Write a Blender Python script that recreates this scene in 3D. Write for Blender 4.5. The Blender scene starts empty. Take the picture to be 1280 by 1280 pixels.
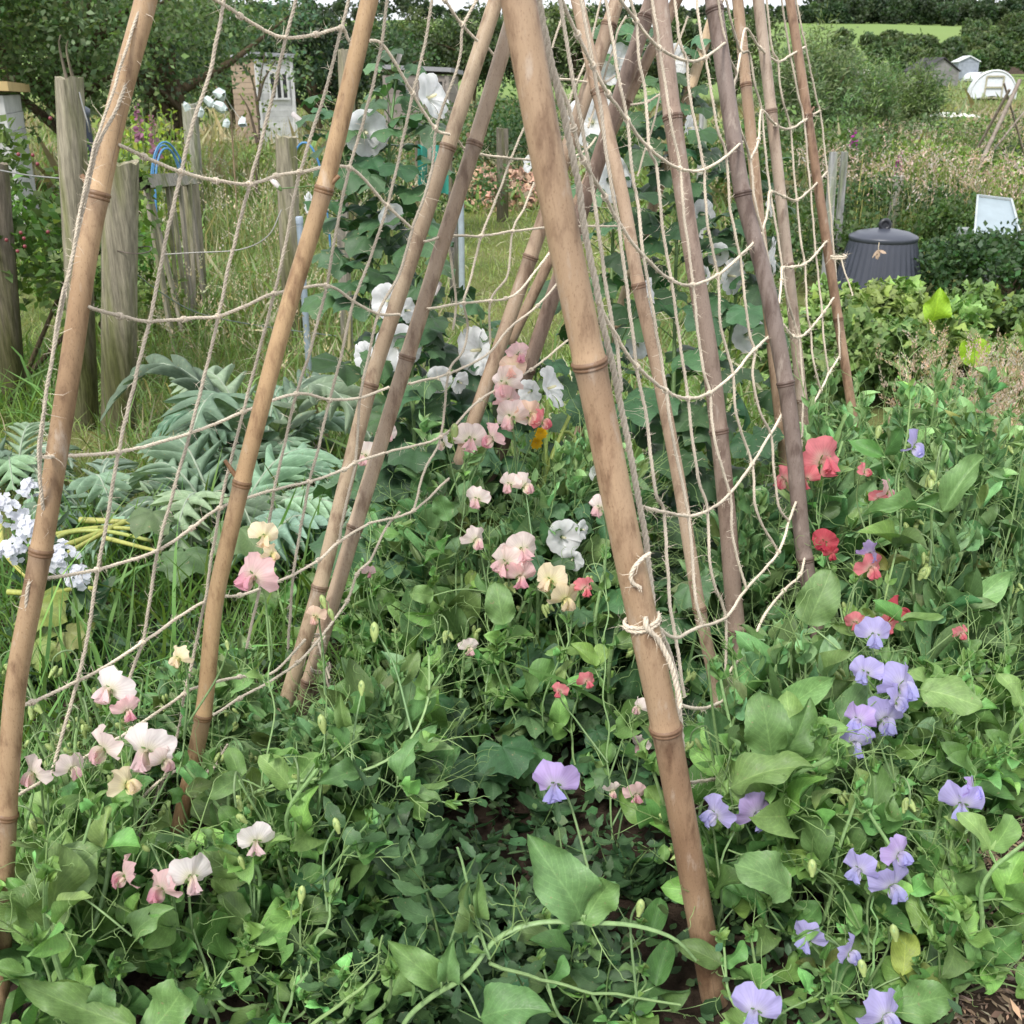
import bpy, math
import numpy as np
from mathutils import Vector

SC = bpy.context.scene
COL = SC.collection
R = math.radians
PI = math.pi

# ------------------------------------------------------------------ camera geometry
F = 1283.0                      # focal length in photo pixels (1280 px wide frame)
PITCH = R(22.6)
EYE = np.array((0.0, 0.0, 1.2))
CP, SP = math.cos(PITCH), math.sin(PITCH)


def ray(px, py):
    u, v = (px - 640) / F, (640 - py) / F
    return np.array((u, CP + v * SP, -SP + v * CP))


def D(px, py, d):               # point at camera depth d
    return EYE + d * ray(px, py)


def Gy(px, py, Y):              # point at horizontal distance Y
    r = ray(px, py)
    return EYE + r * (Y / r[1])


def gz(x, y):                   # height of the ground
    y = np.asarray(y, float)
    z = np.where(y < 1.3, 0.0, -0.075 * (np.clip(y, 1.3, 6.0) - 1.3))
    z = z + np.clip(y - 55, 0, None) * 0.078
    z = z - np.clip(y - 238, 0, None) * 0.12
    return z


def on_ground(px, Y):           # ground point under pixel column px at horizontal distance Y
    d = Y * CP + 1.3 * SP
    x = (px - 640) / F * d
    return np.array((x, Y, float(gz(x, Y))))


def unit(a):
    a = np.asarray(a, float)
    return a / np.maximum(np.linalg.norm(a, axis=-1, keepdims=True), 1e-9)


def rs(seed):
    return np.random.default_rng(seed)


# ------------------------------------------------------------------ objects
ORG = {}


def link(o):
    COL.objects.link(o)
    return o


def tag(o, label=None, cat=None, group=None, kind=None):
    if label: o['label'] = label
    if cat: o['category'] = cat
    if group: o['group'] = group
    if kind: o['kind'] = kind
    return o


def thing(name, label, cat, loc, group=None):
    o = link(bpy.data.objects.new(name, None))
    o.empty_display_size = 0.05
    o.location = [float(c) for c in loc]
    ORG[o.name] = np.array(loc, float)
    return tag(o, label, cat, group)


def copy_tree(o, parent=None):
    c = o.copy()
    link(c)
    c.parent = parent
    for ch in list(o.children):
        copy_tree(ch, c)
    return c


class Geo:
    """collects vertices, faces, a tint and a leaf uv per vertex; becomes ONE mesh"""

    def __init__(self):
        self.V, self.T, self.U, self.Fs, self.M = [], [], [], [], []
        self.n = 0

    def add(self, V, F, tint=(1, 1, 1), uv=None, mat=0):
        V = np.asarray(V, float).reshape(-1, 3)
        n = len(V)
        if n == 0: return
        t = np.asarray(tint, float)
        if t.ndim == 1: t = np.repeat(t[None, :], n, 0)
        self.V.append(V)
        self.T.append(t)
        self.U.append(np.zeros((n, 2)) if uv is None else np.asarray(uv, float))
        F = np.asarray(F, np.int64)
        self.Fs.append(F + self.n)
        self.M.append(np.full(len(F), mat, np.int32))
        self.n += n

    def build(self, name, mats, parent=None, smooth=True, org=None):
        me = bpy.data.meshes.new(name)
        V = np.concatenate(self.V) if self.V else np.zeros((0, 3))
        o0 = np.zeros(3)
        if org is not None: o0 = np.asarray(org, float)
        elif parent is not None:
            p = parent
            while p.parent is not None: p = p.parent
            o0 = ORG.get(p.name, np.zeros(3))
        V = V - o0
        me.vertices.add(len(V))
        me.vertices.foreach_set('co', V.astype(np.float32).ravel())
        loops, starts, tot = [], [], 0
        for f in self.Fs:
            k = f.shape[1]
            loops.append(f.ravel())
            starts.append(tot + np.arange(len(f)) * k)
            tot += f.size
        loops = np.concatenate(loops).astype(np.int32)
        starts = np.concatenate(starts).astype(np.int32)
        me.loops.add(tot)
        me.loops.foreach_set('vertex_index', loops)
        me.polygons.add(len(starts))
        me.polygons.foreach_set('loop_start', starts)
        me.polygons.foreach_set('material_index', np.concatenate(self.M))
        me.polygons.foreach_set('use_smooth', np.full(len(starts), smooth, dtype=bool))
        a = me.attributes.new('tint', 'FLOAT_COLOR', 'POINT')
        T = np.concatenate(self.T)
        a.data.foreach_set('color', np.concatenate([T, np.ones((len(T), 1))], 1).astype(np.float32).ravel())
        b = me.attributes.new('luv', 'FLOAT2', 'POINT')
        b.data.foreach_set('vector', np.concatenate(self.U).astype(np.float32).ravel())
        me.update(calc_edges=True)
        me.validate()
        for m in (mats if isinstance(mats, (list, tuple)) else [mats]): me.materials.append(m)
        ob = link(bpy.data.objects.new(name, me))
        if parent is not None: ob.parent = parent
        elif org is not None: ob.location = [float(c) for c in o0]
        return ob


# ------------------------------------------------------------------ shapes
def catmull(P, n):
    """smooth curve through P, n samples evenly spread by length"""
    P = np.asarray(P, float)
    if len(P) == 2:
        t = np.linspace(0, 1, n)[:, None]
        return P[0] * (1 - t) + P[1] * t
    Q = np.vstack([2 * P[0] - P[1], P, 2 * P[-1] - P[-2]])
    out = []
    t = np.linspace(0, 1, 13)[:-1, None]
    for i in range(1, len(Q) - 2):
        a, b, c, d = Q[i - 1], Q[i], Q[i + 1], Q[i + 2]
        out.append(0.5 * (2 * b + (c - a) * t + (2 * a - 5 * b + 4 * c - d) * t ** 2 + (3 * b - a - 3 * c + d) * t ** 3))
    out = np.vstack(out + [P[-1:]])
    s = np.concatenate([[0], np.cumsum(np.linalg.norm(np.diff(out, axis=0), axis=1))])
    w = np.linspace(0, s[-1], n)
    return np.stack([np.interp(w, s, out[:, k]) for k in range(3)], 1)


def length(P):
    return float(np.linalg.norm(np.diff(np.asarray(P), axis=0), axis=1).sum())


def frames(P, up=(0.3, -0.8, 0.5)):
    T = np.gradient(P, axis=0)
    T = unit(T)
    a = np.asarray(up, float)
    a = a - T[0] * np.dot(a, T[0])
    if np.linalg.norm(a) < 1e-3: a = np.array((1.0, 0, 0)) - T[0] * T[0][0]
    a = unit(a)
    A = np.empty_like(P)
    for i in range(len(P)):
        a = a - T[i] * np.dot(a, T[i])
        a = a / max(np.linalg.norm(a), 1e-9)
        A[i] = a
    return T, A, np.cross(T, A)


def tube(g, P, r, sides=5, tint=(1, 1, 1), flat=1.0, mat=0, cap=True, vscale=1.0):
    P = np.asarray(P, float)
    n = len(P)
    T, A, B = frames(P)
    r = np.broadcast_to(np.asarray(r, float), (n,))
    th = np.arange(sides) * 2 * PI / sides
    ring = np.cos(th)[None, :, None] * A[:, None, :] + flat * np.sin(th)[None, :, None] * B[:, None, :]
    V = (P[:, None, :] + r[:, None, None] * ring).reshape(-1, 3)
    i = np.arange(n - 1)[:, None] * sides
    j = np.arange(sides)[None, :]
    k = (np.arange(sides)[None, :] + 1) % sides
    Fq = np.stack([i + j, i + k, i + sides + k, i + sides + j], -1).reshape(-1, 4)
    s = np.concatenate([[0], np.cumsum(np.linalg.norm(np.diff(P, axis=0), axis=1))])
    uv = np.stack([np.tile(np.arange(sides) / sides, n), np.repeat(s * vscale, sides)], 1)
    t = np.asarray(tint, float)
    if t.ndim == 2 and len(t) == n: t = np.repeat(t, sides, 0)
    g.add(V, Fq, t, uv, mat)
    if cap and sides > 4:
        for end, o in ((0, list(range(sides))[::-1]), (n - 1, list(range(sides)))):
            tt = t if t.ndim == 1 else t[end * sides]
            g.add(V[end * sides:end * sides + sides], [o], tt, uv[end * sides:end * sides + sides], mat)


def box(g, c, s, rz=0.0, tint=(1, 1, 1), mat=0, bev=0.0, rx=0.0):
    x, y, z = np.array(s) / 2.0
    V = np.array([(sx * x, sy * y, sz * z) for sx in (-1, 1) for sy in (-1, 1) for sz in (-1, 1)])
    Fq = [(0, 1, 3, 2), (4, 6, 7, 5), (0, 4, 5, 1), (2, 3, 7, 6), (0, 2, 6, 4), (1, 5, 7, 3)]
    if rx:
        ca, sa = math.cos(rx), math.sin(rx)
        V = V @ np.array([(1, 0, 0), (0, ca, -sa), (0, sa, ca)]).T
    ca, sa = math.cos(rz), math.sin(rz)
    V = V @ np.array([(ca, -sa, 0), (sa, ca, 0), (0, 0, 1)]).T + np.asarray(c, float)
    V = V[np.array(Fq).ravel()]          # split corners so that edges stay sharp
    g.add(V, np.arange(24).reshape(6, 4), tint, None, mat)


def lathe(g, prof, c, sides=32, tint=(1, 1, 1), mat=0, ripple=None, axis=None):
    prof = np.asarray(prof, float)
    n = len(prof)
    th = np.arange(sides) * 2 * PI / sides
    rr = np.repeat(prof[:, 0:1], sides, 1)
    if ripple is not None: rr = rr * ripple(np.arange(n)[:, None], th[None, :])
    V = np.stack([rr * np.cos(th), rr * np.sin(th), np.repeat(prof[:, 1:2], sides, 1)], -1).reshape(-1, 3)
    if axis is not None:
        w = unit(axis)
        a = unit(np.cross(w, (0.31, 0.9, 0.2)))
        b = np.cross(w, a)
        V = V[:, 0:1] * a + V[:, 1:2] * b + V[:, 2:3] * w
    V = V + np.asarray(c, float)
    i = np.arange(n - 1)[:, None] * sides
    j = np.arange(sides)[None, :]
    k = (j + 1) % sides
    g.add(V, np.stack([i + j, i + k, i + sides + k, i + sides + j], -1).reshape(-1, 4), tint, None, mat)


# ------------------------------------------------------------------ leaf templates: x across, y along, z normal; unit length
def grid_faces(ns, nt):
    i = np.arange(ns)[:, None] * (nt + 1)
    j = np.arange(nt)[None, :]
    return np.stack([i + j, i + j + 1, i + nt + 2 + j, i + nt + 1 + j], -1).reshape(-1, 4)


def blade_tpl(width, ns=8, nt=4, fold=0.25, curl=0.2, wave=0.04, seed=0, peak=0.9, blunt=0.7, teeth=0.0, twist=0.0):
    g = rs(seed)
    s = np.linspace(0, 1, ns + 1)[:, None]
    t = np.linspace(-1, 1, nt + 1)[None, :]
    w = width * np.clip(np.sin(PI * np.clip(s, 0.0, 1) ** peak), 0, 1) ** blunt
    w = w * (1 + teeth * np.where(np.arange(ns + 1)[:, None] % 2, 1, -1))
    ph = g.uniform(0, 6, 2)
    x = w * t
    y = s + 0 * t
    fq = min(11.0, ns * .62)
    side = np.where(t < 0, np.sin(s * fq + ph[0]), np.sin(s * (fq + .8) + ph[1]))
    z = fold * np.abs(t) * w + curl * (s * (1 - s) * 1.2 - s ** 2 * 0.4) + wave * side * t ** 2
    if twist:
        a = twist * s
        x, z = x * np.cos(a) - z * np.sin(a), x * np.sin(a) + z * np.cos(a)
    V = np.stack([x, y, z], -1).reshape(-1, 3)
    uv = np.stack([np.repeat(t * 0.5 + 0.5, ns + 1, 0), np.repeat(s, nt + 1, 1)], -1).reshape(-1, 2)
    return V, grid_faces(ns, nt), uv


def fan_tpl(lobes=5, ns=5, nt=22, depth=0.22, ruffle=0.07, droop=0.15, seed=0, spread=2.75, teeth=0.05, heart=0.2):
    """palmate leaf: petiole at the origin, spreads towards +y"""
    g = rs(seed)
    s = np.linspace(0, 1, ns + 1)[:, None]
    a = np.linspace(-spread, spread, nt + 1)[None, :]
    L = (1 - depth) + depth * np.cos(a * lobes * PI / (2 * spread) * 2 / 1.0 * 0.5 * 2)
    env = 0.62 + 0.38 * np.cos(a / spread * PI * 0.62)
    rr = s * L * env * (1 + teeth * np.where(np.arange(nt + 1)[None, :] % 2, 1, -1) * s ** 3)
    x = rr * np.sin(a)
    y = rr * np.cos(a) * 0.9
    ph = g.uniform(0, 6)
    z = 0.10 * np.abs(np.sin(a * lobes / (2 * spread) * PI)) * s - droop * s ** 2 + ruffle * np.sin(a * 6 + ph) * s ** 2
    V = np.stack([x, y, z], -1).reshape(-1, 3) * 0.62
    uv = np.stack([np.repeat(a / (2 * spread) * lobes + 0.5, ns + 1, 0) % 1.0, np.repeat(s, nt + 1, 1)], -1).reshape(-1, 2)
    return V, grid_faces(ns, nt), uv


def leaves(g, tpl, P, Dr, N, S, tint, mat=0, wide=None):
    """many copies of one leaf template: base points P, directions Dr, normals N, lengths S, tints"""
    V, Fq, uv = tpl
    P = np.asarray(P, float).reshape(-1, 3)
    n = len(P)
    if n == 0: return
    y = unit(np.broadcast_to(np.asarray(Dr, float), (n, 3)))
    z = np.broadcast_to(np.asarray(N, float), (n, 3))
    x = unit(np.cross(y, z))
    z = np.cross(x, y)
    S = np.broadcast_to(np.asarray(S, float), (n,))
    W = S if wide is None else S * np.broadcast_to(np.asarray(wide, float), (n,))
    X = (P[:, None, :] + V[None, :, 0:1] * (x * W[:, None])[:, None, :] + V[None, :, 1:2] * (y * S[:, None])[:, None, :]
         + V[None, :, 2:3] * (z * S[:, None])[:, None, :]).reshape(-1, 3)
    k = len(V)
    Fa = (Fq[None, :, :] + (np.arange(n) * k)[:, None, None]).reshape(-1, Fq.shape[1])
    t = np.asarray(tint, float)
    if t.ndim == 1: t = np.repeat(t[None, :], n, 0)
    g.add(X, Fa, np.repeat(t, k, 0), np.tile(uv, (n, 1)), mat)


def rdir(r, n, up=0.0, flat=1.0):
    v = r.normal(size=(n, 3)) * (1, 1, flat)
    v[:, 2] += up
    return unit(v)


def vary(r, base, n, amt=0.25, hue=0.12):
    base = np.asarray(base, float)
    m = np.exp(r.normal(size=(n, 1)) * amt)
    h = 1 + r.normal(size=(n, 3)) * hue * np.array((1, 0.35, 0.8))
    return np.clip(base * m * h, 0.004, 0.95)


# ------------------------------------------------------------------ materials
MATS = {}


def new_mat(name):
    m = bpy.data.materials.new(name)
    m.use_nodes = True
    nt = m.node_tree
    nt.nodes.clear()
    MATS[name] = m
    return m, nt.nodes, nt.links


def node(ns, t, **kw):
    n = ns.new(t)
    for k, v in kw.items():
        if k in n.inputs: n.inputs[k].default_value = v
        else: setattr(n, k, v)
    return n


def math_node(ns, ln, op, a, b=None, clamp=False):
    n = ns.new('ShaderNodeMath')
    n.operation = op
    n.use_clamp = clamp
    for i, v in enumerate((a, b)):
        if v is None: continue
        if isinstance(v, (int, float)): n.inputs[i].default_value = v
        else: ln.new(v, n.inputs[i])
    return n.outputs[0]


def mix_col(ns, ln, fac, a, b, mode='MIX'):
    n = ns.new('ShaderNodeMix')
    n.data_type = 'RGBA'
    n.blend_type = mode
    for i, v in ((0, fac), (6, a), (7, b)):
        if isinstance(v, (int, float)): n.inputs[i].default_value = v
        elif isinstance(v, (tuple, list)): n.inputs[i].default_value = (*v, 1) if len(v) == 3 else v
        else: ln.new(v, n.inputs[i])
    return n.outputs[2]


def ramp(ns, ln, fac, stops):
    n = ns.new('ShaderNodeValToRGB')
    while len(n.color_ramp.elements) < len(stops): n.color_ramp.elements.new(0.5)
    for e, (p, c) in zip(n.color_ramp.elements, stops):
        e.position = p
        e.color = (c, c, c, 1) if isinstance(c, (int, float)) else (*c, 1)
    ln.new(fac, n.inputs[0])
    return n.outputs[0]


def foliage_mat(name, rough=0.5, trans=0.3, vein=0.35, rays=0.0, glow=(1.25, 1.3, 0.5), noise=60.0, spec=0.4, back=(0.95, 1.08, 1.15)):
    m, ns, ln = new_mat(name)
    at = node(ns, 'ShaderNodeAttribute', attribute_name='tint')
    uv = node(ns, 'ShaderNodeAttribute', attribute_name='luv')
    sep = ns.new('ShaderNodeSeparateXYZ')
    ln.new(uv.outputs['Vector'], sep.inputs[0])
    geo = ns.new('ShaderNodeNewGeometry')
    tc = ns.new('ShaderNodeTexCoord')
    nz = node(ns, 'ShaderNodeTexNoise', Scale=noise, Detail=3.0)
    ln.new(tc.outputs['Object'], nz.inputs['Vector'])
    mot = ramp(ns, ln, nz.outputs['Fac'], [(0.3, 0.82), (0.7, 1.16)])
    col = mix_col(ns, ln, 1.0, at.outputs['Color'], mot, 'MULTIPLY')
    bump_h = nz.outputs['Fac']
    if rays:
        wob = math_node(ns, ln, 'ADD', math_node(ns, ln, 'MULTIPLY', sep.outputs[0], 70.0), math_node(ns, ln, 'MULTIPLY', nz.outputs['Fac'], 9.0))
        rv = math_node(ns, ln, 'POWER', math_node(ns, ln, 'ABSOLUTE', math_node(ns, ln, 'COSINE', wob)), 6.0)
        rv = math_node(ns, ln, 'MULTIPLY', rv, math_node(ns, ln, 'SUBTRACT', 1.15, sep.outputs[1], clamp=True))
        col = mix_col(ns, ln, math_node(ns, ln, 'MULTIPLY', rv, rays), col, mix_col(ns, ln, 1.0, col, (.62, .55, .62), 'MULTIPLY'))
        bump_h = math_node(ns, ln, 'ADD', math_node(ns, ln, 'MULTIPLY', rv, .5), nz.outputs['Fac'])
    if vein:
        a = math_node(ns, ln, 'ABSOLUTE', math_node(ns, ln, 'SUBTRACT', sep.outputs[0], 0.5))
        mid = math_node(ns, ln, 'SUBTRACT', 1.0, math_node(ns, ln, 'MULTIPLY', a, 34.0), clamp=True)
        # side veins run obliquely from the midrib
        ph = math_node(ns, ln, 'MULTIPLY', math_node(ns, ln, 'SUBTRACT', sep.outputs[1], math_node(ns, ln, 'MULTIPLY', a, 0.9)), 30.0)
        sv = math_node(ns, ln, 'POWER', math_node(ns, ln, 'ABSOLUTE', math_node(ns, ln, 'COSINE', ph)), 26.0)
        vv = math_node(ns, ln, 'ADD', math_node(ns, ln, 'MULTIPLY', sv, 0.55), mid, clamp=True)
        light = mix_col(ns, ln, 1.0, col, (1.7, 1.55, 1.6), 'MULTIPLY')
        col = mix_col(ns, ln, math_node(ns, ln, 'MULTIPLY', vv, vein), col, light)
        bump_h = math_node(ns, ln, 'SUBTRACT', math_node(ns, ln, 'MULTIPLY', nz.outputs['Fac'], 0.7), math_node(ns, ln, 'MULTIPLY', vv, 0.35))
    if vein:
        vo = node(ns, 'ShaderNodeTexVoronoi', Scale=noise * 3.4)
        vo.feature = 'DISTANCE_TO_EDGE'
        ln.new(tc.outputs['Object'], vo.inputs['Vector'])
        net = ramp(ns, ln, vo.outputs['Distance'], [(.0, 1.0), (.09, 0.0)])
        col = mix_col(ns, ln, math_node(ns, ln, 'MULTIPLY', net, .22), col, mix_col(ns, ln, 1.0, col, (1.6, 1.5, 1.6), 'MULTIPLY'))
        sp = node(ns, 'ShaderNodeTexNoise', Scale=noise * 1.7, Detail=2.0)
        ln.new(tc.outputs['Object'], sp.inputs['Vector'])
        col = mix_col(ns, ln, ramp(ns, ln, sp.outputs['Fac'], [(.70, 0), (.74, .75)]), col, (.26, .23, .12))
        bump_h = math_node(ns, ln, 'SUBTRACT', bump_h, math_node(ns, ln, 'MULTIPLY', net, .25))
    col = mix_col(ns, ln, geo.outputs['Backfacing'], col, mix_col(ns, ln, 1.0, col, back, 'MULTIPLY'))
    bs = node(ns, 'ShaderNodeBsdfPrincipled', Roughness=rough)
    bs.inputs['Specular IOR Level'].default_value = spec
    ln.new(col, bs.inputs['Base Color'])
    bp = node(ns, 'ShaderNodeBump', Strength=0.35, Distance=0.0025)
    ln.new(bump_h, bp.inputs['Height'])
    ln.new(bp.outputs[0], bs.inputs['Normal'])
    tr = ns.new('ShaderNodeBsdfTranslucent')
    ln.new(mix_col(ns, ln, 1.0, col, glow, 'MULTIPLY'), tr.inputs['Color'])
    mx = node(ns, 'ShaderNodeMixShader', Fac=trans)
    ln.new(bs.outputs[0], mx.inputs[1])
    ln.new(tr.outputs[0], mx.inputs[2])
    out = ns.new('ShaderNodeOutputMaterial')
    ln.new(mx.outputs[0], out.inputs['Surface'])
    return m


def rough_mat(name, stretch=(1, 1, 1), scale=20.0, lo=0.6, hi=1.3, rough=0.8, bump=0.4, dist=0.003, dark=None, metal=0.0, use_uv=False, spec=0.3, speck=None):
    """tinted surface with noise; stretch draws the grain out along an axis"""
    m, ns, ln = new_mat(name)
    at = node(ns, 'ShaderNodeAttribute', attribute_name='tint')
    if use_uv:
        src = node(ns, 'ShaderNodeAttribute', attribute_name='luv').outputs['Vector']
    else:
        src = ns.new('ShaderNodeTexCoord').outputs['Object']
    mp = node(ns, 'ShaderNodeMapping')
    mp.inputs['Scale'].default_value = stretch
    ln.new(src, mp.inputs['Vector'])
    n1 = node(ns, 'ShaderNodeTexNoise', Scale=scale, Detail=6.0, Roughness=0.65)
    n2 = node(ns, 'ShaderNodeTexNoise', Scale=scale * 0.22, Detail=3.0)
    ln.new(mp.outputs[0], n1.inputs['Vector'])
    ln.new(mp.outputs[0], n2.inputs['Vector'])
    v = ramp(ns, ln, n1.outputs['Fac'], [(0.3, lo), (0.72, hi)])
    col = mix_col(ns, ln, 1.0, at.outputs['Color'], v, 'MULTIPLY')
    if dark is not None:
        k = ramp(ns, ln, n2.outputs['Fac'], [(0.45, 0.0), (0.68, 1.0)])
        col = mix_col(ns, ln, k, col, mix_col(ns, ln, 1.0, col, dark, 'MULTIPLY'))
    if speck is not None:
        n3 = node(ns, 'ShaderNodeTexNoise', Scale=scale * 3.1, Detail=2.0)
        ln.new(src, n3.inputs['Vector'])
        k = ramp(ns, ln, n3.outputs['Fac'], [(0.60, 0.0), (0.70, 1.0)])
        col = mix_col(ns, ln, k, col, mix_col(ns, ln, 1.0, col, speck, 'MULTIPLY'))
    bs = node(ns, 'ShaderNodeBsdfPrincipled', Roughness=rough, Metallic=metal)
    bs.inputs['Specular IOR Level'].default_value = spec
    ln.new(col, bs.inputs['Base Color'])
    bp = node(ns, 'ShaderNodeBump', Strength=bump, Distance=dist)
    ln.new(n1.outputs['Fac'], bp.inputs['Height'])
    ln.new(bp.outputs[0], bs.inputs['Normal'])
    out = ns.new('ShaderNodeOutputMaterial')
    ln.new(bs.outputs[0], out.inputs['Surface'])
    return m


M_LEAF = foliage_mat('pea_leaf', rough=0.45, trans=0.20, vein=0.6, noise=90, spec=0.42, glow=(1.15, 1.2, .6))
M_STEM = foliage_mat('green_stem', rough=0.42, trans=0.12, vein=0, noise=120)
M_DARKLEAF = foliage_mat('mallow_leaf', rough=0.5, trans=0.16, vein=0.5, noise=45)
M_FAR = foliage_mat('far_leaf', rough=0.5, trans=0.34, vein=0, noise=5, spec=0.35)
M_GRASS = foliage_mat('grass_blade', rough=0.6, trans=0.3, vein=0, noise=3)
M_SILVER = foliage_mat('silver_leaf', rough=0.7, trans=0.18, vein=0.6, noise=40, back=(1.25, 1.25, 1.3))
M_PETAL = foliage_mat('petal', rough=0.7, trans=0.52, vein=0.0, rays=0.36, glow=(1.05, 1.0, 0.98), noise=25, spec=0.25, back=(1, 1, 1))
def bamboo_mat():
    """tan skin with silica bloom, fine flecks, sooty blotches and a few lengthwise cracks; uv: round the cane, metres along it"""
    m, ns, ln = new_mat('bamboo')
    at = node(ns, 'ShaderNodeAttribute', attribute_name='tint')
    uv = node(ns, 'ShaderNodeAttribute', attribute_name='luv')
    ob = ns.new('ShaderNodeTexCoord')

    def tex(src, sc, scale, detail=4.0):
        mp = node(ns, 'ShaderNodeMapping')
        mp.inputs['Scale'].default_value = sc
        ln.new(src, mp.inputs['Vector'])
        n = node(ns, 'ShaderNodeTexNoise', Scale=scale, Detail=detail, Roughness=.62)
        ln.new(mp.outputs[0], n.inputs['Vector'])
        return n.outputs['Fac']

    fib = tex(uv.outputs['Vector'], (26, 3.5, 1), 5.0)
    blot = tex(ob.outputs['Object'], (1, 1, .3), 46.0, 7.0)
    broad = tex(ob.outputs['Object'], (1, 1, .4), 9.0, 3.0)
    fleck = tex(ob.outputs['Object'], (1, 1, .35), 620.0, 3.0)
    crack = tex(uv.outputs['Vector'], (30, 1.1, 1), 2.2, 2.0)
    col = mix_col(ns, ln, 1.0, at.outputs['Color'], ramp(ns, ln, fib, [(.3, .90), (.7, 1.10)]), 'MULTIPLY')
    col = mix_col(ns, ln, ramp(ns, ln, broad, [(.40, 0), (.66, .75)]), col, mix_col(ns, ln, 1.0, col, (.62, .55, .50), 'MULTIPLY'))
    col = mix_col(ns, ln, ramp(ns, ln, blot, [(.50, 0), (.66, .85)]), col, mix_col(ns, ln, 1.0, col, (.46, .39, .36), 'MULTIPLY'))
    col = mix_col(ns, ln, ramp(ns, ln, blot, [(.26, .5), (.40, 0)]), col, (.52, .45, .38))
    col = mix_col(ns, ln, ramp(ns, ln, fleck, [(.57, 0), (.68, .6)]), col, mix_col(ns, ln, 1.0, col, (.50, .42, .38), 'MULTIPLY'))
    ck = ramp(ns, ln, crack, [(.700, 0), (.720, 1)])
    col = mix_col(ns, ln, math_node(ns, ln, 'MULTIPLY', ck, .7), col, (.06, .04, .03))
    bs = node(ns, 'ShaderNodeBsdfPrincipled', Roughness=.5)
    bs.inputs['Specular IOR Level'].default_value = .4
    ln.new(col, bs.inputs['Base Color'])
    ln.new(ramp(ns, ln, broad, [(.3, .40), (.7, .68)]), bs.inputs['Roughness'])
    h = math_node(ns, ln, 'SUBTRACT', math_node(ns, ln, 'ADD', math_node(ns, ln, 'MULTIPLY', fib, .4), math_node(ns, ln, 'MULTIPLY', fleck, .4)), ck)
    bp = node(ns, 'ShaderNodeBump', Strength=.4, Distance=.0008)
    ln.new(h, bp.inputs['Height'])
    ln.new(bp.outputs[0], bs.inputs['Normal'])
    ln.new(bs.outputs[0], ns.new('ShaderNodeOutputMaterial').inputs['Surface'])
    return m


M_BAMBOO = bamboo_mat()
M_WHITE = foliage_mat('white_petal', rough=0.7, trans=0.55, vein=0.0, rays=0.12, glow=(1.0, 1.0, 1.0), noise=25, spec=0.2, back=(1, 1, 1))
M_TWINE = rough_mat('jute_twine', scale=700, lo=0.7, hi=1.2, rough=0.95, bump=0.6, dist=0.0006, spec=0.1)
M_WOOD = rough_mat('weathered_wood', stretch=(9, 9, 0.8), scale=9, lo=0.45, hi=1.35, rough=0.9, bump=0.9, dist=0.01, dark=(0.62, 0.72, 0.42), spec=0.15)
M_PLASTIC = rough_mat('plastic', scale=8, lo=0.9, hi=1.1, rough=0.38, bump=0.05, dist=0.002, spec=0.5)
M_PAINT = rough_mat('painted_board', stretch=(1, 1, 1), scale=6, lo=0.8, hi=1.12, rough=0.7, bump=0.2, dist=0.004)
M_METAL = rough_mat('dull_metal', scale=20, lo=0.8, hi=1.1, rough=0.45, bump=0.1, dist=0.002, metal=0.5)
M_CHIP = rough_mat('wood_chip', scale=12, lo=0.6, hi=1.4, rough=0.9, bump=0.4, dist=0.01)
# ================================================================== bamboo canes
def smooth_(a, b, x):
    t = np.clip((x - a) / (b - a), 0, 1)
    return t * t * (3 - 2 * t)


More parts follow.
